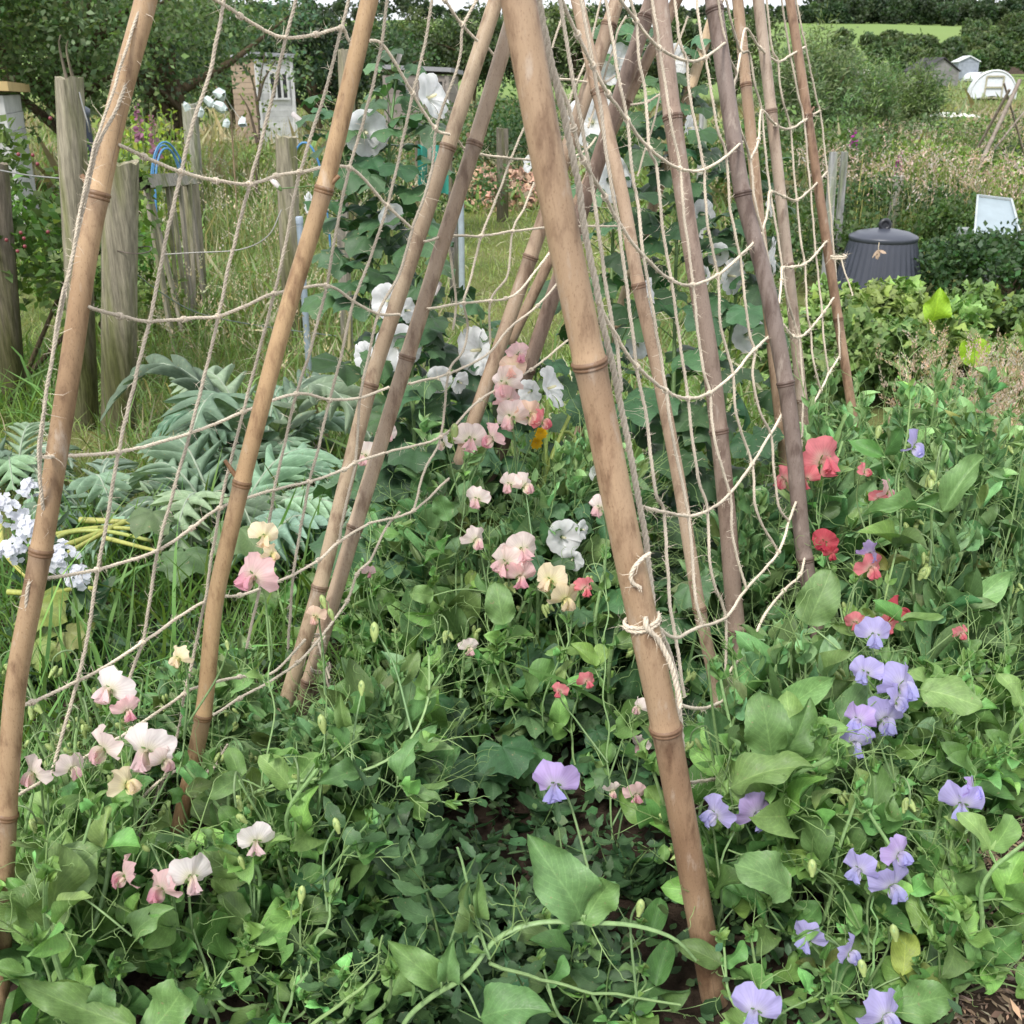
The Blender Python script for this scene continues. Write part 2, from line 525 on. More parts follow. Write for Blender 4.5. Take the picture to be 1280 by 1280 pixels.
def cane(a, b, rad, label, hue=(0.42, 0.27, 0.16), nodes=(), ztop=1.75, stub=None, seed=0, taper=0.9, zbot=None, mid=(), stain=None):
    """a, b: (px, py, depth) at the top and the foot; nodes: photo rows where a node ring sits"""
    r = rs(1000 + seed)
    A, B = D(*a), D(*b)
    u = (A - B) / (A[2] - B[2])                          # per metre of height
    zb = -0.12 if zbot is None else zbot
    P0 = B + u * (zb - B[2])
    P1 = B + u * (ztop - B[2])
    L = np.linalg.norm(P1 - P0)
    ax = (P1 - P0) / L
    t = thing('bamboo_cane', label, 'cane', P0 + ax * 0.0, 'bamboo canes of the plant frame')
    n = int(L / 0.012)
    s = np.linspace(0, L, n)
    # rows -> positions along the cane
    tt = np.linspace(0, 1, 600)
    Q = P0 + (P1 - P0) * tt[:, None]
    rel = Q - EYE
    dep = rel[:, 1] * CP - rel[:, 2] * SP
    rows = 640 - F * (rel[:, 1] * SP + rel[:, 2] * CP) / dep
    ns_ = sorted(float(np.interp(-y, -rows[::1], tt * L)) for y in nodes)
    dev = lambda q: 0.0
    if mid:                                               # natural crookedness, read off at a few rows
        ms = [0.0] + sorted(float(np.interp(-y, -rows, tt * L)) for x, y in mid) + [L]
        md = {}
        for x, y in mid:
            q = float(np.interp(-y, -rows, tt * L))
            c_ = P0 + ax * q
            d_ = (c_ - EYE)[1] * CP - (c_ - EYE)[2] * SP
            md[q] = (x - (640 + F * c_[0] / d_)) * d_ / F
        qa = np.array([0.0] + sorted(md) + [L])
        da = np.array([md[min(md)]] + [md[k] for k in sorted(md)] + [md[max(md)] if max(md) > L * .9 else 0.0])
        fine = np.linspace(0, L, 400)
        sm = np.interp(fine, qa, da)
        ker = np.hanning(41); ker /= ker.sum()
        sm = np.convolve(np.pad(sm, 20, 'edge'), ker, 'valid')
        dev = lambda q: np.interp(q, fine, sm)
    if len(ns_) >= 1:
        gap = np.diff(ns_).mean() if len(ns_) > 1 else 0.33
        gap = min(max(gap, 0.2), 0.45)
        while ns_[-1] + gap < L: ns_.append(ns_[-1] + gap * r.uniform(.9, 1.1))
        while ns_[0] - gap > 0: ns_.insert(0, ns_[0] - gap * r.uniform(.85, 1.0))
    s = np.unique(np.concatenate([s] + [q + np.array((-0.03, -0.012, -0.005, 0.0, 0.004, 0.012, 0.03)) for q in ns_]))
    s = s[(s >= 0) & (s <= L)]
    rr = rad * (1 + (taper - 1) * s / L)
    bow = np.zeros((len(s), 3))
    sd = unit(np.cross(ax, r.normal(size=3)))
    bow += sd * (np.sin(s / L * PI * 2.2 + r.uniform(0, 6)) * 0.003)[:, None]
    bow[:, 0] += dev(s)
    ns_ = [q for q in ns_ if (P0 + ax * q)[2] > 0.07]
    tint = np.repeat(np.array(hue)[None, :], len(s), 0)
    m = np.interp(s, np.linspace(0, L, 9), r.uniform(0.85, 1.15, 9))
    tint = tint * m[:, None]
    if stain is not None:                                 # weathered dark foot
        q0 = float(np.interp(-stain, -rows, tt * L))
        k = (1 - smooth_(q0 - .12, q0 + .05, s)) * (0.75 + .25 * np.sin(s * 37))
        tint = tint * (1 - k[:, None] * np.array((.34, .40, .42)))
    for q in ns_:
        dq = s - q
        rr = rr * (1 + 0.07 * np.exp(-(dq / 0.010) ** 2))
        band = np.exp(-(np.clip(-dq - 0.004, 0, 1) / 0.022)) * (dq < 0)      # grey bloom just under a node
        tint = tint * (1 - 0.45 * band[:, None]) + np.array((0.16, 0.12, 0.10)) * 0.4 * band[:, None]
        tint = tint * (1 + 0.18 * np.exp(-((dq - 0.012) / 0.012) ** 2))[:, None]
    g = Geo()
    tube(g, P0 + ax * s[:, None] + bow, rr, 20, tint)
    g.build('culm', M_BAMBOO, t)
    for q in ns_:
        c = P0 + ax * q + np.array([np.interp(q, s, bow[:, k]) for k in range(3)])
        rq = float(np.interp(q, s, rr))
        g = Geo()
        tilt = unit(ax + r.normal(size=3) * 0.03)
        lathe(g, [(rq * 0.985, -0.0042), (rq * 1.05, -0.0034), (rq * 1.045, -0.0012), (rq * 1.0, -0.0004), (rq * 1.03, 0.0006), (rq * 1.10, 0.0022),
                  (rq * 1.075, 0.0040), (rq * 0.99, 0.0060)], c, 24, np.array(hue) * (0.50, 0.43, 0.40), axis=tilt)
        g.build('node', M_BAMBOO, t)
    if stub is not None:                                  # a cut side shoot left at a node
        for (row, px_off, ln_) in stub:
            q = min(ns_, key=lambda k: abs(k - float(np.interp(-row, -rows, tt * L))))
            c = P0 + ax * q + (dev(q), 0, 0)
            g = Geo()
            dirn = unit(np.array((px_off, -0.15, 0)) * 1.0 + ax * 1.2)
            pts = np.array([c + dirn * (rad * 0.6 + k * ln_) for k in (0, .4, .7, 1)])
            tube(g, pts, [rad * .34, rad * .28, rad * .24, rad * .22], 10, np.array(hue) * (0.7, 0.62, 0.6))
            g.build('twig_stub', M_BAMBOO, t)
    return t


TAN, GREY, PALE, RED = (0.41, 0.275, 0.148), (0.225, 0.175, 0.15), (0.395, 0.30, 0.20), (0.33, 0.215, 0.14)
cane((183, -10, 1.2), (20, 850, 1.32), 0.0138, 'thick brown cane at the outer edge of the left net, cord bound along it', (0.37, 0.25, 0.142), (245, 690, 1020), stub=[(245, -1, 0.02)], seed=1, mid=[(185, 0), (151, 110), (130, 200), (119, 250), (106, 310), (89, 430), (69, 560), (49, 690), (18, 850), (9, 1000), (4, 1190), (-2, 1300)])
cane((463, 0, 1.38), (215, 1070, 1.66), 0.0130, 'smooth light tan cane in the middle of the left net with a side twig', TAN, (238, 605, 895), stub=[(238, 1, 0.022), (605, -1, 0.035)], seed=2, mid=[(408, 230), (355, 400), (303, 600), (268, 750), (256, 890), (216, 1070)])
cane((630, 5, 1.72), (370, 880, 1.88), 0.0140, 'left one of two close parallel pale canes right of the smooth tan one', PALE, (185, 482, 735), seed=3, mid=[(561, 180), (462, 480), (400, 735)])
cane((636, 60, 1.78), (403, 860, 1.95), 0.0146, 'right one of two close parallel pale canes right of the smooth tan one', (0.41, 0.31, 0.22), (180, 447, 660), stub=[(180, -1, 0.012)], seed=4, mid=[(591, 182), (555, 292), (508, 445), (444, 660)])
cane((652, -10, 1.0), (885, 1245, 1.458), 0.0192, 'thickest and nearest bamboo cane, standing in bare soil at front', (0.39, 0.27, 0.168), (455, 910), seed=5, stain=900, mid=[(686, 200), (738, 455), (784, 690), (830, 905)])
cane((718, 0, 1.62), (912, 890, 1.85), 0.0116, 'thin pale cane just right of the thickest cane, cord twisted along it', (0.43, 0.32, 0.225), (115, 358, 762, 880), seed=6, mid=[(744, 100), (780, 250), (798, 358), (820, 450), (849, 600), (874, 762)])
cane((826, 0, 1.75), (928, 850, 1.95), 0.0168, 'stout greyish brown cane with a torn node near its top', (0.31, 0.23, 0.18), (148, 540, 790), stub=[(148, 1, 0.008)], seed=7, mid=[(840, 148), (862, 300), (888, 450), (899, 540), (910, 650), (918, 760)])
cane((893, 0, 1.85), (1008, 720, 2.0), 0.0160, 'darkest purplish grey cane in the right net with a snagged node', GREY, (243, 480, 700), stub=[(243, -1, 0.012)], seed=8, mid=[(927, 245), (958, 350), (984, 480), (994, 560), (1004, 680)])
cane((921, 0, 2.3), (990, 660, 2.5), 0.0135, 'tan cane partly hidden behind the darkest grey cane', (0.42, 0.29, 0.19), (107, 425, 662), seed=9)
cane((947, 0, 2.2), (1002, 490, 2.35), 0.0130, 'ribbed pale grey cane between the darkest cane and the outermost one', (0.36, 0.285, 0.22), (140, 332), seed=10)
cane((987, 0, 2.5), (1065, 510, 2.7), 0.0125, 'slim reddish cane at the far right edge of the net', RED, (146, 400), stub=[(146, 1, 0.02)], seed=11)
cane((771, 0, 2.1), (595, 520, 2.3), 0.0165, 'far slanting cane passing behind the pink sweet pea spike', (0.38, 0.285, 0.20), (32, 322), seed=12)
cane((815, 0, 2.2), (660, 460, 2.4), 0.0180, 'far brown slanting cane ending by the white mallow trumpet', (0.30, 0.215, 0.165), (22, 464), seed=13)
cane((822, 50, 2.25), (784, 128, 2.3), 0.0135, 'short visible far cane crossing behind the stout greyish cane', (0.37, 0.27, 0.19), (128,), seed=14)
cane((888, 35, 2.6), (768, 405, 2.8), 0.0145, 'light far cane slanting across the back of the right net', (0.47, 0.35, 0.22), (268,), seed=15)

# ================================================================== twine nets
TW = np.array((0.63, 0.55, 0.435))


def cord(g, P, r, rnd, fuzz=1.0, pale=1.0):
    """three-ply twisted twine along the smooth curve P"""
    L = length(P)
    n = max(8, int(L / (r * 1.15)))
    C = catmull(P, n)
    C = C + np.stack([np.convolve(rnd.normal(size=n + 10), np.ones(11) / 11, 'valid') for _ in range(3)], 1) * r * 0.5
    T, A, B = frames(C)
    lay = 2 * PI / (r * 7.5)
    s = np.linspace(0, L, n)
    tint0 = TW * rnd.uniform(0.92, 1.1) * pale
    tn = tint0[None, :] * np.clip(1 + 0.10 * np.convolve(rnd.normal(size=n + 20), np.ones(21) / 5, 'valid'), .7, 1.3)[:, None]
    for k in range(3):
        ph = s * lay + k * 2 * PI / 3
        Q = C + (np.cos(ph)[:, None] * A + np.sin(ph)[:, None] * B) * r * 0.48
        tube(g, Q, r * 0.60, 5, tn, cap=False)
    m = int(L / 0.0018 * fuzz)
    if m:
        i = rnd.integers(0, n, m)
        a = rnd.uniform(0, 2 * PI, m)
        rad = np.cos(a)[:, None] * A[i] + np.sin(a)[:, None] * B[i]
        ln_ = np.clip(rnd.exponential(0.0062, m), 0.0012, 0.032)
        d1 = unit(rad + T[i] * rnd.normal(size=(m, 1)) * 0.8)
        d2 = unit(d1 + rnd.normal(size=(m, 3)) * 0.8)
        p0 = C[i] + rad * r * 0.8
        p1 = p0 + d1 * ln_[:, None] * 0.55
        p2 = p1 + d2 * ln_[:, None] * 0.45
        w = np.cross(d1, rnd.normal(size=(m, 3)))
        w = unit(w) * 0.00028
        V = np.stack([p0 - w, p0 + w, p1 + w * .8, p1 - w * .8, p2], 1).reshape(-1, 3)
        b = np.arange(m)[:, None] * 5
        g.add(V, b + np.array([[0, 1, 2, 3]]), TW * 1.15)
        g.V.append(np.zeros((0, 3))); g.T.append(np.zeros((0, 3))); g.U.append(np.zeros((0, 2)))
        g.Fs.append(b + np.array([[3, 2, 4]]) + (g.n - len(V))); g.M.append(np.zeros(m, np.int32))


def knot(g, p, t, r, rnd):
    """a couple of tight turns round the crossing"""
    t = unit(t)
    a = unit(np.cross(t, (0.2, -1, 0.3)))
    b = np.cross(t, a)
    th = np.linspace(0, 2 * PI * 2.2, 26)
    off = np.linspace(-1.4, 1.4, 26)
    C = p + t * (off * r)[:, None] + (np.cos(th)[:, None] * a + np.sin(th)[:, None] * b) * r * 1.25
    tube(g, C, r * 0.65, 6, TW * rnd.uniform(1.0, 1.2))


def lerp_line(l, y):
    (x0, y0), (x1, y1) = l
    return x0 + (x1 - x0) * (y - y0) / (y1 - y0)


def left_depth(x, y):
    a = lerp_line(((183, -10), (20, 850)), y)
    b = lerp_line(((630, 5), (370, 880)), y)
    t = (x - a) / max(b - a, 60)
    d0 = 1.2 + 0.12 * (y + 10) / 860
    d1 = 1.70 + 0.15 * (y - 5) / 875
    return d0 + min(max(t, -0.1), 1.9) * (d1 - d0) - 0.005


def right_depth(x, y):
    a = lerp_line(((652, -10), (885, 1245)), y)
    b = lerp_line(((893, 0), (1008, 720)), y)
    t = (x - a) / (b - a)
    d0 = 1 / (1.0 - 0.3141 * (y + 10) / 1255) - 0.016
    d1 = 1.80 + 0.16 * y / 720
    if t <= 1: return d0 + max(t, 0) ** 0.8 * (d1 - d0)
    c = lerp_line(((987, 0), (1065, 510)), y)
    return d1 + min((x - b) / max(c - b, 20), 1.3) * (2.5 + 0.18 * y / 510 - d1)


def net(label, depth, hor, ver, rad, seed, fuzz=1.0):
    t = thing('twine_net', label, 'net', (0, 1.5, 0.8))
    for k, line in enumerate(hor + ver):
        rnd = rs(seed + k)
        r = rad
        if line and not isinstance(line[0], tuple): r, line = rad * line[0], line[1:]
        P = [D(x, y, depth(x, y)) for x, y in line]
        if line[0][1] <= 2: P.insert(0, P[0] + (P[0] - P[1]) * (0.12 / max(np.linalg.norm(P[0] - P[1]), 1e-3)))
        g = Geo()
        cord(g, np.array(P), r, rnd, fuzz, 1.16 if k < len(hor) else .84)
        if k < len(hor):
            for i in range(1, len(P) - 1):
                if rnd.random() < 0.6: knot(g, P[i], P[i + 1] - P[i - 1], r, rnd)
        g.build('twine_strand', M_TWINE, t)
    return t


LH = [
    [(258, -6), (281, 7), (300, 20), (330, 37), (357, 48), (395, 43), (427, 35), (441, 55), (477, 55), (516, 117), (544, 160), (562, 168)],
    [(556, 0), (578, 31), (597, 51)],
    [(146, 180), (180, 196), (227, 215), (270, 226), (312, 230), (345, 220), (375, 215), (437, 210), (484, 257), (515, 286)],
    [(108, 383), (150, 395), (187, 401), (230, 399), (273, 395), (308, 382), (343, 367), (408, 357), (442, 377), (473, 392), (500, 393)],
    [(50, 572), (78, 570), (148, 565), (237, 542), (304, 515), (371, 492), (412, 500), (450, 497), (487, 484)],
    [(40, 726), (60, 722), (122, 712), (197, 688), (240, 660), (275, 635), (343, 612), (387, 602), (430, 587), (444, 578), (481, 566)],
    [(16, 885), (40, 878), (120, 840), (178, 803), (256, 752), (300, 744), (324, 736), (367, 718), (398, 700), (424, 677), (460, 655)],
    [(0, 1005), (25, 993), (100, 950), (165, 912), (230, 868), (250, 858), (300, 846), (340, 842), (382, 799)],
    [(-5, 1197), (40, 1185), (90, 1172), (140, 1142), (185, 1118)],
    [(111, 1277), (150, 1225), (185, 1176), (196, 1160)],
    [(248, 905), (300, 873), (334, 854), (372, 828), (398, 800), (434, 751), (446, 718), (463, 701)],
    [(12, 1152), (45, 1128), (90, 1105)],
    [(165, 1010), (195, 980), (230, 960), (262, 965), (285, 930)],
]
LV = [
    [(281, -4), (262, 90), (240, 160), (227, 215), (205, 310), (187, 401), (165, 490), (148, 565), (135, 640), (122, 712), (110, 790), (97, 850), (75, 930), (64, 967)],
    [(371, -4), (357, 48), (336, 140), (312, 230), (290, 315), (273, 395), (255, 470), (237, 542), (215, 620), (197, 688), (185, 760), (178, 803), (161, 850), (145, 895)],
    [(437, -4), (427, 35), (405, 120), (375, 215), (358, 300), (343, 367), (322, 445), (304, 515), (285, 590), (275, 635), (264, 700), (256, 752), (240, 830), (232, 860), (215, 944), (171, 1050)],
    [(484, -4), (477, 55), (460, 130), (437, 210), (420, 290), (408, 357), (390, 430), (371, 492), (355, 560), (343, 612), (332, 680), (324, 736), (308, 810)],
    [(541, -4), (530, 60), (516, 117), (500, 190), (484, 257), (464, 320), (442, 377), (425, 450), (412, 500), (398, 560), (387, 602), (376, 660), (367, 718), (360, 810)],
    [(598, -4), (579, 33), (573, 82), (546, 158), (539, 218), (515, 286), (500, 340), (473, 392), (460, 450), (450, 497), (444, 578), (430, 640), (424, 677)],
    [0.9, (192, -6), (172, 60), (148, 130), (128, 170), (118, 195), (108, 245), (90, 320), (74, 400), (60, 480), (50, 570), (52, 620), (60, 660), (62, 690), (52, 715), (35, 735), (30, 800), (22, 860)],
    [0.7, (178, 0), (158, 60), (136, 130), (119, 180), (104, 245), (88, 330), (74, 385), (66, 440), (52, 530), (48, 572), (55, 640), (64, 690)],
    [(67, 1135), (57, 1180), (47, 1223)],
]
net('near jute net strung between the leftmost canes with sagging square meshes', left_depth, LH, LV, 0.0025, 2000)

RH = [
    [(772, -4), (795, 26), (824, 60), (858, 76), (882, 72), (907, 53)],
    [(700, -5), (722, 43), (741, 82), (760, 117), (784, 150), (812, 186), (850, 211), (880, 212), (908, 195), (928, 177)],
    [(692, 85), (709, 130), (717, 160), (729, 200), (756, 246), (773, 277), (804, 320), (839, 350), (866, 356), (897, 344), (925, 320), (952, 292)],
    [(748, 380), (768, 417), (796, 458), (832, 488), (860, 498), (887, 491), (916, 468), (943, 437), (978, 406)],
    [(804, 634), (830, 640), (861, 645), (885, 638), (912, 617), (940, 580), (963, 543), (988, 500)],
    [(821, 784), (845, 797), (870, 785), (907, 772), (933, 736), (973, 690), (986, 652), (998, 620), (1007, 608)],
    [(852, 882), (882, 885), (910, 872)],
    [(908, 845), (925, 822), (943, 795), (958, 765), (980, 738), (1000, 718), (1008, 690)],
    [(863, 978), (900, 973), (925, 965)],
    [(921, 93), (926, 65), (933, 36), (950, 60), (972, 77), (988, 69), (1007, 58)],
    [(938, 200), (948, 175), (952, 138), (969, 156), (988, 161), (1005, 151), (1025, 138)],
    [(953, 290), (960, 262), (963, 240), (980, 246), (996, 250), (1013, 237), (1034, 215)],
    [(974, 380), (977, 350), (978, 335), (990, 334), (1006, 330), (1020, 317), (1037, 296)],
    [(978, 404), (991, 420), (1000, 421), (1013, 411), (1030, 390), (1042, 372)],
    [(1004, 506), (1016, 503), (1026, 488), (1036, 467), (1049, 446)],
]
RV = [
    [1.7, (672, -6), (690, 80), (706, 150), (722, 230), (733, 290), (745, 360), (757, 420), (775, 500), (790, 580), (802, 650), (808, 690), (814, 740), (818, 775), (834, 812), (846, 850), (849, 880), (852, 930), (858, 990), (866, 1060)],
    [(699, -4), (714, 86), (728, 160), (740, 230), (750, 300), (758, 360), (766, 410), (773, 440), (776, 490)],
    [(726, -4), (735, 50), (745, 100), (752, 150), (759, 200), (766, 243), (773, 277), (777, 312), (782, 346), (787, 385), (796, 458), (806, 512), (813, 563), (820, 618), (830, 640), (835, 720), (838, 760), (845, 797), (851, 840), (856, 870)],
    [(757, -4), (767, 57), (776, 112), (784, 150), (791, 220), (797, 250), (804, 320), (811, 355), (818, 400), (827, 450), (832, 488), (840, 540), (856, 620), (861, 645), (866, 700), (870, 750), (878, 783)],
    [(788, 0), (795, 26), (800, 77), (807, 120), (812, 186), (820, 206), (825, 248), (829, 290), (839, 350), (846, 400), (853, 451), (860, 498), (865, 546), (874, 600), (885, 638), (886, 690), (893, 730), (907, 772), (907, 840)],
    [(815, -4), (824, 60), (831, 103), (839, 155), (850, 211), (854, 260), (861, 312), (866, 356), (872, 410), (879, 460), (887, 491), (894, 555), (912, 617), (915, 660), (920, 690), (933, 736)],
    [(843, -4), (850, 52), (858, 76), (862, 120), (871, 163), (880, 212), (884, 277), (897, 344), (901, 406), (916, 468), (921, 520), (940, 580), (946, 640), (973, 690)],
    [(871, -4), (876, 43), (882, 72), (890, 120), (898, 165), (908, 195), (913, 260), (925, 320), (929, 355), (937, 415), (943, 437), (941, 470), (949, 512), (963, 543), (968, 590), (974, 634), (986, 652)],
    [(897, -4), (907, 53), (914, 77), (921, 93), (917, 112), (926, 163), (938, 200), (944, 252), (953, 290), (962, 335), (970, 380), (978, 404), (982, 450), (986, 500)],
    [(907, -4), (916, 34), (926, 65), (936, 66), (943, 103), (952, 138), (956, 180), (963, 240), (972, 295), (978, 335), (986, 380), (998, 421), (1003, 470), (1004, 506), (1002, 560)],
    [(958, -4), (965, 60), (972, 77), (977, 120), (988, 161), (993, 218), (996, 250), (1001, 303), (1006, 330), (1009, 389), (1013, 411), (1017, 452), (1026, 488)],
    [(976, -4), (988, 69), (998, 120), (1005, 151), (1013, 237), (1020, 317), (1027, 386), (1030, 426), (1036, 467)],
    [(994, -4), (1007, 58), (1020, 120), (1026, 146), (1034, 215), (1040, 290), (1044, 330), (1048, 400), (1050, 450)],
]
net('jute net draped from the thickest cane across to the outermost reddish cane, deeply sagging', right_depth, RH, RV, 0.0025, 3000)

far = lambda x, y: left_depth(min(x, 545), y) + 0.20 * min(max((x - 520) / 70, 0), 1) + 0.25 * min(max((x - 590) / 130, 0), 1.6)
FH = [
    [(572, 175), (582, 187), (596, 192), (639, 198), (690, 202)],
    [(610, 60), (622, 72), (636, 58)],
    [(530, 302), (562, 295), (602, 295), (641, 289), (700, 283), (760, 283), (790, 281)],
    [(534, 386), (580, 379), (613, 376), (632, 373), (651, 362), (687, 316)],
    [(511, 480), (561, 467), (608, 444), (635, 412), (672, 382), (700, 350)],
    [(481, 566), (551, 546), (600, 500), (664, 462), (710, 425)],
    [(460, 655), (517, 638), (561, 598)],
    [(697, 99), (718, 100), (735, 103), (755, 103), (769, 95)],
    [(788, 131), (810, 127), (825, 118)],
    [(716, 197), (735, 185), (745, 172)],
]
FV = [
    [(656, 158), (639, 198), (620, 250), (602, 295), (588, 350), (580, 379), (585, 410), (578, 440), (561, 467), (551, 546), (530, 590), (517, 638)],
    [(668, 228), (655, 260), (641, 289), (634, 345), (613, 376), (613, 430)],
    [(752, -4), (742, 40), (735, 70), (722, 100), (712, 128), (708, 170), (716, 197)],
    [(705, 15), (693, 50), (690, 60)],
    [(783, 20), (772, 40), (767, 60), (757, 90), (748, 120), (735, 160)],
    [(860, 20), (851, 45), (840, 70), (825, 118), (818, 150), (806, 190), (797, 220)],
    [(560, 300), (566, 340), (570, 380), (566, 412)],
    [(463, 701), (482, 660), (500, 640)],
]
net('distant jute net hanging on the back canes beyond the white mallows', far, FH, FV, 0.0024, 4000, 0.8)

# the tie that lashes the cord to the thickest cane
t = thing('twine_tie', 'frayed jute tie looped round the thickest cane with a loose curl', 'string', D(803, 775, 1.246))
g = Geo()
c = D(803, 778, 1.246)
ax = unit(D(652, -10, 1.0) - D(885, 1245, 1.458))
a = unit(np.cross(ax, (0, -1, 0)))
b = np.cross(ax, a)
rr_ = rs(77)
th = np.linspace(0, 2 * PI * 2.05, 40)
cord(g, c + (np.cos(th)[:, None] * a + np.sin(th)[:, None] * b) * 0.0215 + ax * np.linspace(-0.004, 0.006, 40)[:, None], 0.0026, rr_, 1.0)
g.build('loop', M_TWINE, t)
g = Geo()
cord(g, np.array([D(812, 692, 1.200), D(800, 700, 1.188), D(789, 715, 1.192), D(790, 728, 1.198), D(800, 735, 1.205)]), 0.0026, rr_, 1.2)
g.build('curl', M_TWINE, t)
g = Geo()
cord(g, np.array([D(806, 772, 1.220), D(808, 786, 1.218), D(822, 800, 1.232), D(838, 830, 1.245), D(848, 868, 1.26), D(850, 885, 1.265)]), 0.0036, rr_, 1.0)
g.build('tail', M_TWINE, t)
for (px, py, d, lab) in ((1052, 322, 2.52, 'knotted jute tie with a dangling tail on the outermost reddish cane'),
                         (398, 800, 1.87, 'thin jute tie on the left one of the close parallel canes'),
                         (405, 835, 1.92, 'jute tie looped low on the right one of the close parallel canes')):
    t = thing('twine_tie', lab, 'string', D(px, py, d))
    g = Geo()
    c = D(px - 4, py, d + 0.012)
    th = np.linspace(0, 2 * PI * 2.1, 36)
    cord(g, c + np.stack([np.cos(th) * 0.0175, np.sin(th) * 0.0175, np.linspace(-.004, .006, 36)], 1), 0.002, rr_, 1.0)
    g.build('loop', M_TWINE, t)
    g = Geo()
    cord(g, np.array([D(px, py + 2, d - 0.01), D(px + 4, py + 18, d - 0.02), D(px + 10, py + 34, d - 0.02), D(px + 14, py + 48, d - 0.02)]), 0.002, rr_, 1.5)
    g.build('tail', M_TWINE, t)
# ================================================================== leaf templates and colours
PEA = [blade_tpl(w, 12, 6, f, c, v, k, .88, .56, twist=tw) for k, (w, f, c, v, tw) in enumerate(((.30, .30, .30, .11, .2), (.33, .45, -.15, .12, -.35), (.27, .8, .35, .10, .5), (.34, .18, -.35, .13, .1), (.25, 1.1, .15, .09, -.3),
                                                                                             (.33, .40, .50, .14, .3), (.31, .28, .1, .14, -.45)))]
NARROW = [blade_tpl(0.17, 8, 4, 0.9, 0.15, 0.06, 11, 0.85, 0.7, twist=0.9), blade_tpl(0.20, 8, 4, 0.7, -0.15, 0.08, 12, 0.8, 0.7, twist=-0.8), blade_tpl(0.22, 8, 4, 1.2, 0.25, 0.08, 13, 0.8, 0.6, twist=0.5)]
HERO = [blade_tpl(0.28, 26, 10, 0.40, 0.38, 0.11, 21, 0.88, 0.68, teeth=0.015, twist=.35), blade_tpl(0.33, 26, 10, 0.22, -0.35, 0.12, 22, 0.82, 0.6, teeth=0.02, twist=-.3),
        blade_tpl(0.25, 26, 10, 0.95, 0.35, 0.10, 23, 0.9, 0.65, teeth=0.02, twist=.4), blade_tpl(0.37, 26, 12, 0.22, 0.25, 0.10, 24, 0.78, 0.52, teeth=0.02, twist=-.25)]
LANCE = [blade_tpl(0.20, 8, 4, 0.3, -0.3, 0.04, 31, 0.8, 0.8, teeth=0.10), blade_tpl(0.23, 8, 4, 0.2, -0.45, 0.05, 32, 0.75, 0.8, teeth=0.12)]
SMALL = [blade_tpl(0.30, 3, 2, 0.2, -0.1, 0.0, 41, 0.85, 0.6), blade_tpl(0.36, 3, 2, 0.25, -0.3, 0.0, 42, 0.8, 0.6)]
FAN5 = [fan_tpl(5, 5, 30, 0.05, 0.07, 0.16, 51, teeth=.03), fan_tpl(5, 5, 30, 0.08, 0.10, 0.30, 52, teeth=0.04)]
FAN3 = [fan_tpl(3, 3, 14, 0.26, 0.05, 0.18, 61, teeth=0.07), fan_tpl(3, 3, 14, 0.22, 0.08, 0.05, 62, teeth=0.08)]
C_PEA = (0.135, 0.250, 0.068)
C_PEA2 = (0.155, 0.265, 0.105)
C_STEM = (0.235, 0.36, 0.145)
C_MALLOW = (0.052, 0.115, 0.048)
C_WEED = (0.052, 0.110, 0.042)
PAL = {
    'blush': ((.87, .82, .62), (.88, .76, .72), (.87, .57, .60)),
    'white': ((.86, .82, .62), (.88, .82, .81), (.87, .66, .68)),
    'cream': ((.84, .80, .42), (.87, .76, .54), (.87, .72, .52)),
    'pink': ((.87, .74, .62), (.87, .60, .61), (.85, .42, .52)),
    'peach': ((.87, .78, .48), (.88, .64, .50), (.87, .57, .50)),
    'coral': ((.86, .60, .50), (.82, .27, .30), (.78, .20, .25)),
    'red': ((.70, .20, .20), (.62, .10, .13), (.52, .06, .10)),
    'lav': ((.70, .67, .84), (.51, .46, .80), (.48, .47, .83)),
    'mauve': ((.70, .64, .82), (.57, .43, .78), (.47, .45, .82)),
}


def smooth(a, b, x):
    t = np.clip((x - a) / (b - a), 0, 1)
    return t * t * (3 - 2 * t)


